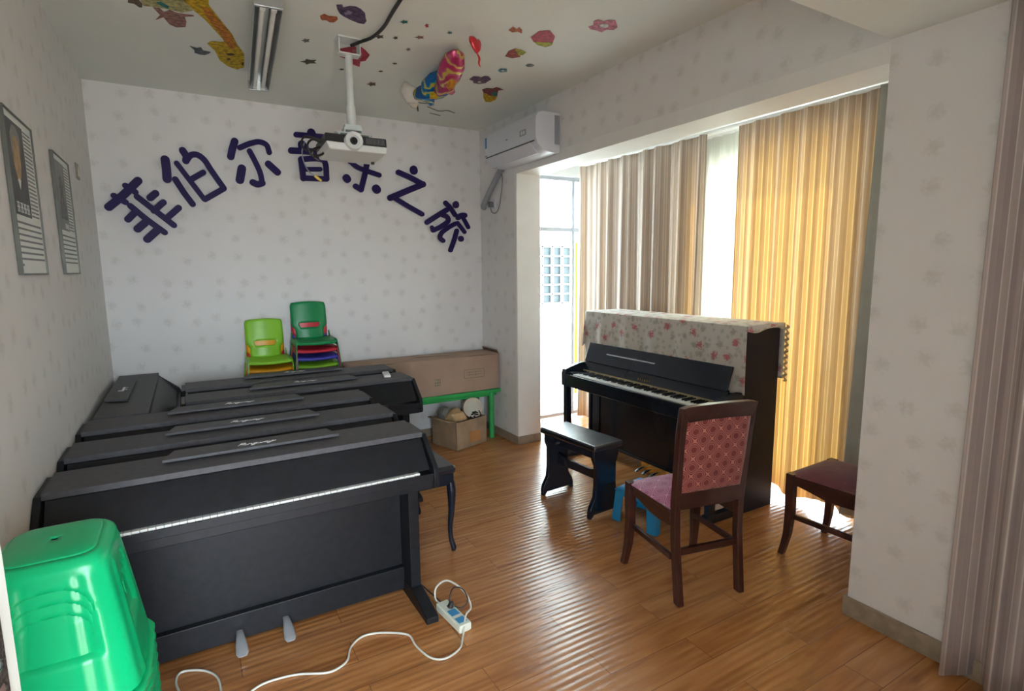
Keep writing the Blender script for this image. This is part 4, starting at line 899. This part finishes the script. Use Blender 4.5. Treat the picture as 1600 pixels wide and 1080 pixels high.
# ------------------------------------------------------------------ red dining chairs (face +y, origin under the seat centre)
def dining_chair(label, loc, rz, seat_mt, backw=.405):
    c = thing('dining_chair', label, 'chair', loc, rz)
    bw = backw/2
    # back posts run from floor to crest, raked
    for s in (-1, 1):
        prof = [(-.192, 0), (-.232, 0), (-.196, .30), (-.192, .46), (-.222, .80), (-.240, .934), (-.208, .934), (-.184, .80), (-.155, .46), (-.158, .30)]
        g = G().prism(prof, 'x', s*(bw-.017)-.016, s*(bw-.017)+.016)
        g.v = [(x-s*.016*(1-z/.95), y, z) for x, y, z in g.v]
        build('rear_leg', g, 'wood_dark', c, bevel=.004)
        # front leg: square at the seat, tapering, with a slight sabre curve
        X = s*.200
        sec = [(.455, .022, .175, 0), (.36, .022, .175, 0), (.24, .021, .172, 0), (.12, .018, .178, .004), (.05, .016, .190, .010), (0, .0155, .200, .015)]
        g = G(); vs = []; 
        for z, h_, yc, ox in sec: vs += [(X+s*ox+i*h_, yc+j*h_, z) for i, j in ((-1, -1), (1, -1), (1, 1), (-1, 1))]
        fs = [(0, 1, 2, 3), (20, 21, 22, 23)]+[(k*4+i, k*4+(i+1) % 4, k*4+4+(i+1) % 4, k*4+4+i) for k in range(5) for i in range(4)]
        build('front_leg', G().add(vs, fs), 'wood_dark', c, bevel=.004)
        # side rail (arched below) and side stretcher
        g = G().prism([(-.165, .43), (.16, .445), (.16, .395), (.10, .385), (0, .365), (-.08, .362), (-.165, .368)], 'x', s*.188-.011, s*.188+.011)
        build('side_rail', g, 'wood_dark', c, bevel=.003)
        build('side_stretcher', G().box(s*.188-.010, s*.188+.010, -.17, .165, .205, .232), 'wood_dark', c, bevel=.003)
    build('front_rail', G().prism([(-.185, .445), (.185, .445), (.185, .37), (.10, .392), (-.10, .392), (-.185, .37)], 'y', .163, .183), 'wood_dark', c, bevel=.003)
    build('rear_stretcher', G().box(-bw+.02, bw-.02, -.190, -.170, .225, .258), 'wood_dark', c, bevel=.003)
    g = G().grid(lambda s, u_: (Vector(((s-.5)*(.40+.03*u_), -.165+.365*u_, .440+.042*(1-abs(2*s-1)**3.2)*(1-abs(2*u_-1)**3.2)+.008)), (s*.42, u_*.38)), 24, 24)
    g.uv = dict(g.uv)
    sc_ = build('seat_cushion', g, seat_mt, c, smooth=80)
    build('seat_base', G().box(-.205, .205, -.160, .200, .430, .449), 'wood_dark', c, bevel=.004)
    # back: crest rail (curved top), lower rail, fabric panel front and rear
    def by(z): return -.213-(z-.80)*.14 if z > .80 else -.174-(z-.46)*.115
    g = G()
    n = 12
    top_ = [(-bw+.001+(2*bw-.002)*i/n, .940+.004*math.sin(math.pi*i/n)-.006*(i/n in (0, 1))) for i in range(n+1)]
    bot_ = [(bw-.034-(2*bw-.068)*i/n, .870+.006*math.sin(math.pi*i/n)) for i in range(n+1)]
    g.prism(top_+bot_, 'y', -.244, -.208)
    build('crest_rail', g, 'wood_dark', c, bevel=.004)
    build('lower_rail', G().box(-bw+.03, bw-.03, -.196, -.166, .455, .530), 'wood_dark', c, bevel=.003)
    for nm, off in (('back_upholstery', -.010), ('back_upholstery', .012)):
        g = G().grid(lambda s, u_: (Vector(((s-.5)*(backw-.066)-0*s, by(.525+.352*u_)+off+(-1 if off < 0 else 1)*.010*(1-(2*s-1)**4)*(1-(2*u_-1)**4), .525+.352*u_+.008*math.sin(math.pi*s)*u_)), (s*.36, u_*.352)), 20, 20)
        build(nm, g, 'back_fab' if off < 0 else seat_mt, c, smooth=80, solid=.004)
    return c
dining_chair('dark red wooden chair with diamond-pattern back and pink seat, in the middle of the floor', (2.540, -2.895, 0), R(-11.5), 'seat_pink')
dining_chair('dark wooden chair with plain dark red seat, half hidden behind the right pillar', (3.385, -3.215, 0), R(2), 'seat_red')

# ------------------------------------------------------------------ air conditioner
t = thing('air_conditioner', 'white split air conditioner high on the right wall above the opening', 'air conditioner', (W_X, -.90, 2.375))
g = G().prism([(0, 0), (-.075, 0), (-.15, .012), (-.20, .055), (-.213, .10), (-.213, .235), (-.195, .268), (-.15, .283), (0, .283)], 'y', -.385, .40)
build('case', g, 'ac_white', t, bevel=.008, seg=3)
g = G().prism([(-.140, .0), (-.155, .006), (-.210, .062), (-.2165, .070), (-.2165, .060), (-.16, -.002)], 'y', -.32, .365)
fl = build('air_flap', g, 'ac_white', t, bevel=.001)
build('flap_gap', G().box(-.2150, -.2120, -.365, .37, .070, .0785), 'dark_pl', fl, smooth=0)
vt = G()
for k in range(9): vt.box(-.050+k*.0052-.001, -.050+k*.0052+.001, -.3875, -.385, .06, .262)
build('side_vent', vt, 'ac_grey', t, smooth=0)
dp = build('display_window', G().box(-.2145, -.213, -.255, -.165, .135, .178), 'ac_grey', t, smooth=0)
g = G()
for q in (-.235, -.205): g.box(-.2152, -.2144, q, q+.020, .145, .168)
build('display_digits', g, 'ac_white', dp, smooth=0)
build('maker_badge', G().box(-.2142, -.213, .015, .045, .150, .157).box(-.2142, -.213, .028, .036, .157, .162), 'ac_grey', t, smooth=0)
el = build('energy_label', G().box(-.2142, -.213, .355, .385, .150, .235), 'strip_b', t, smooth=0)
build('label_arrow', G().prism([(.358, .150), (.382, .150), (.370, .125)], 'x', -.2142, -.213), 'white_paint', el, smooth=0)
build('label_bar', G().box(-.2142, -.213, .352, .388, .085, .095), 'ac_grey', el, smooth=0)
o = build('refrigerant_pipe', G().tube([(2.895, -.47, 2.385), (2.893, -.42, 2.365), (2.893, -.25, 2.23), (2.893, -.12, 2.12), (2.915, -.095, 2.095)], [.024, .025, .025, .026, .022], 12), 'ac_grey')
tag(o, 'grey wrapped pipe slanting down the wall from the air conditioner', 'pipe')
t = thing('wall_socket', 'white wall socket below the air conditioner with a cord plugged in', 'socket', (W_X, -.255, 2.118))
build('plate', G().box(-.010, 0, -.043, .043, -.043, .043), 'ac_white', t, bevel=.003)
build('plug', G().box(-.045, -.010, -.022, .022, -.028, .022), 'grey_pl', t, bevel=.006)
o = build('looping_cable', G().tube([(2.905, -.43, 2.385), (2.912, -.44, 2.30), (2.912, -.415, 2.18), (2.908, -.385, 2.08), (2.905, -.33, 2.035), (2.90, -.27, 2.045), (2.893, -.255, 2.085)], .0045, 8), 'grey_pl')
tag(o, 'thin grey cord looping from the air conditioner to the wall socket', 'cord')
t = thing('light_switch', 'small grey wall switch high on the left wall beyond the posters', 'switch', (0, -.66, 2.115))
build('plate', G().box(0, .009, -.043, .043, -.043, .043), 'photo_g', t, bevel=.002)
build('rocker', G().box(.009, .013, -.018, .018, -.03, .03), 'cream', t, bevel=.001)

# ------------------------------------------------------------------ ceiling lamp
t = thing('ceiling_light', 'twin-tube fluorescent lamp with grey reflector hanging under the ceiling', 'light', (.945, -1.285, 2.70), R(-4.2))
g = G().prism([(-.060, .0), (-.040, .052), (.040, .052), (.060, .0), (.057, -.002), (.037, .046), (-.037, .046), (-.057, -.002)], 'y', -.625, .625)
hs = build('reflector', g, 'lamp_metal', t, smooth=20)
for s in (-1, 1):
    build('end_cap', G().box(-.060, .060, s*.630-.008, s*.630+.008, -.004, .052), 'lamp_metal', t, bevel=.003)
    tb = build('tube', G().cyl((s*.024, -.585, .012), (s*.024, .585, .012), .0125, n=16), 'tube', t)
    for e in (-1, 1): build('tube_socket', G().box(s*.024-.012, s*.024+.012, e*.600-.014, e*.600+.014, -.004, .040), 'white_paint', tb, bevel=.003)
    build('ceiling_bracket', G().box(-.045, .045, s*.50-.05, s*.50+.05, .052, .0995), 'white_paint', t, bevel=.003)

# ------------------------------------------------------------------ projector
t = thing('projector_mount', 'grey-white steel pole mount holding the projector from the ceiling', 'mount', (1.360, -1.475, 0))
build('ceiling_plate', G().box(-.065, .065, -.05, .05, 2.790, 2.799).box(-.060, -.054, -.035, .035, 2.72, 2.79).box(.054, .060, -.035, .035, 2.72, 2.79).box(-.058, .058, -.030, .030, 2.715, 2.722), 'steel', t, bevel=.001)
build('pole', G().cyl((0, 0, 2.715), (0, 0, 2.345), .0205, n=20).cyl((0, 0, 2.45), (0, 0, 2.33), .026, n=20), 'steel', t)
build('yoke', G().box(-.045, .045, -.03, .03, 2.315, 2.345).box(-.10, .10, -.05, .06, 2.290, 2.298).box(-.05, -.044, -.03, .03, 2.29, 2.33).box(.044, .05, -.03, .03, 2.29, 2.33), 'steel', t, bevel=.001)
for sx_, sy_ in ((-1, -1), (1, -1), (1, 1), (-1, 1)):
    build('arm', G().box(sx_*.085-.005, sx_*.085+.005, sy_*.045-.005, sy_*.045+.005, 2.238, 2.292), 'steel', t)
t = thing('projector', 'white and black projector hanging upside down in front of the wall lettering', 'projector', (1.338, -1.525, 2.203), R(2))
t.rotation_euler = (R(-5), R(0), R(1))
hb = build('upper_case', G().box(-.165, .165, -.115, .115, -.004, .045), 'dark_pl', t, bevel=.006, seg=3)
g = G().prism([(-.150, -.040), (.158, -.040), (.165, -.002), (.04, -.002), (-.165, .002)], 'y', -.123, .115)
lc = build('lower_case', g, 'proj_white', t, bevel=.008, seg=3)
ring = build('lens_ring', G().lathe([(.0, -.020), (.026, -.022), (.030, -.030), (.045, -.034), (.047, -.030), (.047, .0), (.0, .0)], (-.024, -.118, .008), axis='y'), 'proj_white', t)
build('lens', G().lathe([(.0, -.014), (.015, -.012), (.020, -.006), (.021, .0)], (-.024, -.139, .008), axis='y'), 'lens', ring)
vt = G()
for k in range(14): vt.box(.050+k*.0075, .053+k*.0075, -.1165, -.115, .006, .038)
build('vent', vt, 'grey_pl', hb, smooth=0)
build('foot', G().cyl((.135, .06, -.040), (.135, .06, -.052), .010), 'dark_pl', lc)
build('control_mark', G().box(-.055, -.005, -.1235, -.1225, -.024, -.021).box(-.05, -.02, -.1235, -.1225, -.031, -.028), 'ac_grey', lc, smooth=0)
g = G().tube([(1.175, -1.53, 2.225), (1.13, -1.54, 2.235), (1.10, -1.55, 2.20), (1.12, -1.55, 2.15), (1.17, -1.54, 2.16), (1.20, -1.52, 2.19)], .006, 8)
g.tube([(1.18, -1.52, 2.24), (1.10, -1.53, 2.25), (1.07, -1.55, 2.21), (1.09, -1.55, 2.175), (1.15, -1.54, 2.185)], .005, 8)
g.tube([(1.185, -1.50, 2.21), (1.14, -1.52, 2.19), (1.13, -1.52, 2.16), (1.16, -1.52, 2.13)], .007, 8)
o = build('cable_bundle', g, 'cable_b'); tag(o, 'bundle of black cables looping at the left side of the projector', 'cable')
t = thing('hanging_cable', 'thin dangling cable with a yellow plug below the projector', 'cable', (0, 0, 0))
build('wire', G().tube([(1.09, -1.53, 2.22), (1.075, -1.53, 2.17), (1.08, -1.53, 2.12), (1.10, -1.54, 2.07), (1.135, -1.54, 2.045)], .0035, 8), 'grey_pl', t)
build('plug', G().tube([(1.13, -1.54, 2.048), (1.145, -1.54, 2.036), (1.165, -1.54, 2.022)], [.006, .008, .006], 10), 'yellow_pl', t)
o = build('ceiling_cable', G().tube([(1.375, -1.475, 2.77), (1.42, -1.52, 2.785), (1.46, -1.60, 2.788), (1.475, -1.75, 2.789), (1.46, -1.95, 2.789), (1.44, -2.3, 2.789)], .009, 10), 'cable_b')
tag(o, 'thick dark cable running along the ceiling from the projector mount', 'cable')

# ------------------------------------------------------------------ posters on the left wall
def poster(label, yc, face, grey, seed):
    t = thing('framed_poster', label, 'poster', (.001, yc, 1.815))
    w_, h_ = .205, .280
    g = G().box(0, .014, -w_, -w_+.006, -h_, h_).box(0, .014, w_-.006, w_, -h_, h_).box(0, .014, -w_+.006, w_-.006, -h_, -h_+.006).box(0, .014, -w_+.006, w_-.006, h_-.006, h_)
    build('frame', g, 'frame', t, bevel=.001)
    build('sheet', G().box(.001, .008, -w_+.006, w_-.006, -h_+.006, h_-.006), 'paper', t, smooth=0)
    ph = build('portrait_photo', G().box(.008, .009, -.178, .055, -.072, .250), 'photo_g' if grey else 'photo', t, smooth=0)
    if face:
        g = G().lathe([(.0, 0), (.058, 0), (.058, .0006), (0, .0006)], (.009, 0, 0), axis='x', n=30)
        g.v = [(x, y*.85-.070, z*1.45+.135+(.01 if z > 0 else 0)) for x, y, z in g.v]
        fc = build('portrait_face', g, 'skin', ph, smooth=0)
        build('portrait_collar', G().prism([(-.09, .052), (-.07, .02), (-.05, .052), (-.068, .060)], 'x', .009, .0096), 'paper', ph, smooth=0)
        build('portrait_hair', G().prism([(-.125, .13), (-.135, .20), (-.10, .235), (-.05, .238), (-.01, .21), (-.005, .14), (-.02, .18), (-.05, .205), (-.095, .20)], 'x', .0096, .0100), 'photo_g', ph, smooth=0)
    else:
        build('portrait_figure', G().prism([(-.14, -.02), (-.13, .05), (-.10, .09), (-.09, .17), (-.05, .19), (-.01, .16), (-.02, .09), (.02, .05), (.035, -.02)], 'x', .009, .0096), 'skin' if 0 else 'st_grey', ph, smooth=0)
        build('portrait_coat', G().prism([(-.12, .0), (-.10, .055), (-.03, .06), (.0, .0)], 'x', .0096, .0100), 'ink', ph, smooth=0)
    rnd = random.Random(seed); g = G()
    for k in range(4 if face else 3):        # caption characters on the photo
        y = -.150+k*.046 if face else -.06+k*.035
        s_ = .034 if face else .022
        for j in range(3): g.box(.0096, .0102, y, y+s_, -.062+j*s_*.45, -.062+j*s_*.45+.0035)
        g.box(.0096, .0102, y+s_*.2, y+s_*.2+.004, -.062, -.062+s_).box(.0096, .0102, y+s_*.7, y+s_*.7+.004, -.062, -.062+s_)
    build('caption', g, 'paper', ph, smooth=0)
    g = G()
    for k in range(22):                      # narrow column beside the photo
        z = .243-k*.0145; y = .066
        while y < .182:
            l = rnd.uniform(.006, .013); g.box(.008, .0086, y, min(y+l, .186), z-.0028, z+.0028); y += l+.0035
    build('side_text', g, 'ink', t, smooth=0); g = G()
    for k in range(8):                       # full-width lines below
        z = -.098-k*.021; y = -.175
        end = .182 if k < 7 else -.16
        while y < end:
            l = rnd.uniform(.007, .014); g.box(.008, .0086, y, y+l, z-.0036, z+.0036); y += l+.0035
    build('lower_text', g, 'ink', t, smooth=0)
poster('framed poster with a light-haired portrait on the left wall, nearer the camera', -2.040, True, False, 1)
poster('framed poster with a grey half-length portrait, farther along the left wall', -1.232, False, True, 2)

# ------------------------------------------------------------------ wall lettering
WHICH = {'fei': 'first from the left, largest and most tilted', 'bo': 'second from the left', 'er': 'third from the left', 'yin': 'fourth, left of the projector',
         'yue': 'fifth, its top hidden by the projector', 'zhi': 'sixth, right of the projector', 'lv': 'last on the right, near the corner'}
CHN = {'fei': '菲', 'bo': '伯', 'er': '尔', 'yin': '音', 'yue': '乐', 'zhi': '之', 'lv': '旅'}
for key, strokes in CHARS:
    g = G()
    for si, (pts, r_) in enumerate(strokes):
        P = [Vector((a, b)) for a, b in pts]
        if len(P) > 2:
            Q = [2*P[0]-P[1]]+P+[2*P[-1]-P[-2]]; q = []
            for i in range(1, len(Q)-2):
                for k in range(6):
                    t_ = k/6; a, b, c, d = Q[i-1], Q[i], Q[i+1], Q[i+2]
                    q.append(.5*((2*b)+(c-a)*t_+(2*a-5*b+4*c-d)*t_*t_+(3*b-a-3*c+d)*t_**3))
            q.append(P[-1]); P = q
        y1 = -.032-.0004*si
        # one closed outline per stroke: offset polyline with round ends
        def tng(i):
            d = (P[min(i+1, len(P)-1)]-P[max(i-1, 0)]); return d.normalized() if d.length > 1e-9 else Vector((1, 0))
        Lf = [P[i]+Vector((-tng(i).y, tng(i).x))*r_ for i in range(len(P))]
        Rt = [P[i]-Vector((-tng(i).y, tng(i).x))*r_ for i in range(len(P))]
        a1 = math.atan2(tng(len(P)-1).y, tng(len(P)-1).x); a0 = math.atan2(tng(0).y, tng(0).x)
        end = [P[-1]+Vector((math.cos(a1+math.pi/2-math.pi*k/9), math.sin(a1+math.pi/2-math.pi*k/9)))*r_ for k in range(1, 9)]
        beg = [P[0]+Vector((math.cos(a0-math.pi/2-math.pi*k/9), math.sin(a0-math.pi/2-math.pi*k/9)))*r_ for k in range(1, 9)]
        out = Lf+end+Rt[::-1]+beg
        g.prism([(p.x, p.y) for p in out], 'y', y1, -.012)
    o = build('wall_character', g, 'navy', smooth=30)
    tag(o, 'dark navy character %s of the arched wall lettering, %s' % (CHN[key], WHICH[key]), 'lettering', 'arched navy wall lettering')

# ------------------------------------------------------------------ ceiling stickers
def flat(name, key, parent=None, lift=0.0):
    c, pts = STICKERS[key]
    P = [Vector(p) for p in pts]
    b = bmesh.new(); z = 2.7985-lift
    vs = [b.verts.new((p.x, p.y, z)) for p in P]
    f = b.faces.new(vs); r_ = bmesh.ops.extrude_face_region(b, geom=[f])
    for v in [e for e in r_['geom'] if isinstance(e, bmesh.types.BMVert)]: v.co.z -= .0012
    bmesh.ops.recalc_face_normals(b, faces=b.faces[:]); bmesh.ops.triangulate(b, faces=b.faces[:])
    me = bpy.data.meshes.new(name); b.to_mesh(me); b.free(); me.materials.append(M['st_'+c])
    o = bpy.data.objects.new(name, me); COL.objects.link(o)
    if parent: o.parent = parent
    return o
def sticker(name, key, label, cat, parts=()):
    o = flat(name, key); tag(o, label, cat)
    for nm, k, lf in parts: flat(nm, k, o, lf)
    return o
sticker('giraffe_sticker', 'giraffe', 'large yellow giraffe decal on the ceiling left of the lamp', 'sticker', (('neck_shading', 'giraffe_shade', .0014), ('eye', 'giraffe_eye', .0014), ('nostril', 'giraffe_nostril', .0014), ('mouth', 'giraffe_mouth', .0014)))
sticker('animal_sticker', 'body', 'pale yellow animal decal cut by the top edge, above the pink fish', 'sticker', (('leaf', 'leaf', .0014),))
sticker('animal_sticker', 'rabbit', 'brown-grey animal decal at the top edge, leftmost on the ceiling', 'sticker')
sticker('fish_sticker', 'fish_pink', 'dusty pink fish decal left of the yellow giraffe neck', 'sticker')
sticker('bird_sticker', 'bird_grey', 'small dark grey bird decal left of the giraffe head', 'sticker')
sticker('dinosaur_sticker', 'purple_dino', 'purple animal decal above the projector mount', 'sticker', (('belly', 'dino_belly', .0014),))
sticker('fish_sticker', 'fish_orange', 'small orange and yellow fish decal beside the purple animal', 'sticker')
sticker('octopus_sticker', 'octopus', 'red sea creature decal behind the projector pole', 'sticker', (('face', 'octopus_face', .0014),))
sticker('flower_sticker', 'flower_pink', 'pink flower decal farthest right on the ceiling', 'sticker', (('flower_centre', 'flower_pink_centre', .0014),))
sticker('fish_sticker', 'fish_striped', 'red and lime striped fish decal, right of the orange squiggle', 'sticker', (('fish_belly', 'fish_striped_b', .0014),))
sticker('fish_sticker', 'fish_small', 'small crimson and lime fish decal below the striped fish', 'sticker', (('fish_belly', 'fish_small_b', .0014),))
sticker('toucan_sticker', 'toucan', 'yellow and maroon bird decal above the air conditioner', 'sticker', (('bird_head', 'toucan_b', .0014), ('bird_wing', 'toucan_c', .0028)))
sticker('flower_sticker', 'flower_purple', 'purple flower decal just above the yellow and maroon bird', 'sticker', (('flower_centre', 'flower_purple_c', .0014),))
sticker('ring_sticker', 'ring_blue', 'small light blue ring decal right of the purple flower', 'sticker', (('ring_centre', 'ring_blue_c', .0014),))
sticker('oval_sticker', 'oval_grey', 'small grey oval decal right of the blue ring', 'sticker')
sticker('squiggle_sticker', 'squiggle', 'orange squiggle decal between the red balloon and striped fish', 'sticker')
SL = ['small dark decal right of the ceiling cable, nearest the cable', 'tiny dark decal right of the red sea creature', 'small grey decal between the lamp and the projector mount', 'longer dark decal right of the lamp, above the wall lettering', 'small teal decal at the top right of the ceiling cable', 'small red decal beside the teal one near the top edge',
      'small pinkish dash decal left of the red balloon', 'small teal decal directly left of the red balloon', 'tiny grey decal left of the pink foil fish', 'tiny dark decal in the middle of the ceiling, upper of two specks', 'tiny dark decal in the middle of the ceiling, lower of two specks', 'small brown decal left of the deflated cream balloon', 'tiny dark dash decal left of the projector pole']
for i, s_ in enumerate(SL): sticker('small_sticker', 'small%d' % i, s_, 'sticker')
g = G()
for q in CEIL_LINES: g.tube([(a, b, 2.797) for a, b in q], .006, 6, flat=.3)
o = build('vine_sticker', g, 'st_khaki'); tag(o, 'thin dark vine-like line decal near the far end of the ceiling', 'sticker')

# ------------------------------------------------------------------ balloons under the ceiling
def pillow(name, pts, mt, loc, thick, parent=None, rot=(0, 0, 0), n=18):
    """foil balloon: outline in the x-y plane swollen in z"""
    g = G(); P = [Vector(p) for p in pts]; m = len(P); c = sum(P, Vector((0, 0)))/m; vs = []
    for sgn in (1, -1):
        for k in range(n+1):
            q = 1-k/n
            for p in P:
                d = c+(p-c)*q; h_ = sgn*thick*math.sqrt(max(0, 1-q**2.2)); vs.append((d.x, d.y, h_*(1+.12*math.sin(17*d.x)*math.sin(23*d.y))))
    fs = []
    for s_ in range(2):
        b = s_*(n+1)*m
        for k in range(n):
            for i in range(m): fs.append((b+k*m+i, b+k*m+(i+1) % m, b+(k+1)*m+(i+1) % m, b+(k+1)*m+i))
    g.add(vs, fs)
    return build(name, g, mt, parent, smooth=70, loc=loc, rot=rot)
def fish_outline(L_, W_):
    return [(-L_*.5, -W_*.1), (-L_*.42, -W_*.34), (-L_*.2, -W_*.5), (L_*.08, -W_*.48), (L_*.26, -W_*.28), (L_*.42, -W_*.46), (L_*.5, -W_*.36), (L_*.44, -W_*.05), (L_*.5, W_*.3), (L_*.42, W_*.42), (L_*.26, W_*.26), (L_*.08, W_*.48), (-L_*.2, W_*.5), (-L_*.42, W_*.34), (-L_*.5, W_*.1)]
t = thing('foil_balloon', 'blue and yellow foil fish balloon under the ceiling, below the pink one', 'balloon', (1.985, -1.215, 2.715), R(100)); 
t.rotation_euler = (R(14), R(12), R(100))
pillow('balloon_body', fish_outline(.38, .19), 'foil_blue', (0, 0, 0), .055, t)
pillow('fin', [(-.03, -.02), (.05, -.035), (.09, 0), (.04, .03), (-.02, .02)], 'st_yellow', (-.02, .0, -.050), .012, t)
t = thing('foil_balloon', 'pink and yellow foil fish balloon under the ceiling, above the blue one', 'balloon', (1.955, -1.50, 2.71))
t.rotation_euler = (R(-10), R(16), R(78))
pillow('balloon_body', fish_outline(.42, .155), 'foil_pink', (0, 0, 0), .058, t)
pillow('fin', [(-.03, -.02), (.05, -.035), (.09, 0), (.04, .03), (-.02, .02)], 'st_orange', (.0, .0, -.052), .012, t)
t = thing('red_balloon', 'small red heart-shaped balloon hanging tail down from the ceiling', 'balloon', (1.935, -1.90, 2.715))
t.rotation_euler = (R(78), 0, R(28))
pillow('balloon_body', [(0, -.045), (-.03, -.02), (-.05, .015), (-.045, .035), (-.025, .042), (0, .028), (.025, .042), (.045, .035), (.05, .015), (.03, -.02)], 'foil_red', (0, .02, 0), .02, t)
build('ribbon', G().tube([(0, -.025, 0), (.005, -.05, .004), (-.002, -.075, 0), (.004, -.095, 0)], [.004, .006, .005, .003], 8), 'foil_red', t)
t = thing('deflated_balloon', 'shrivelled cream balloon hanging just under the ceiling near the back wall', 'balloon', (1.905, -.97, 2.72))
g = G().tube([(-.03, 0, .07), (-.02, 0, .035), (0, 0, .0), (.02, .01, -.05), (.01, .01, -.075)], [.012, .045, .062, .045, .015], 14)
rnd = random.Random(4); g.v = [(x*(1+.16*math.sin(31*z+5*y)), y*(1+.14*math.sin(27*z+9*x)), z) for x, y, z in g.v]
build('balloon_body', g, 'latex', t, smooth=60)
build('knot', G().cyl((-.03, 0, .068), (-.032, 0, .079), .006, .010), 'latex', t)
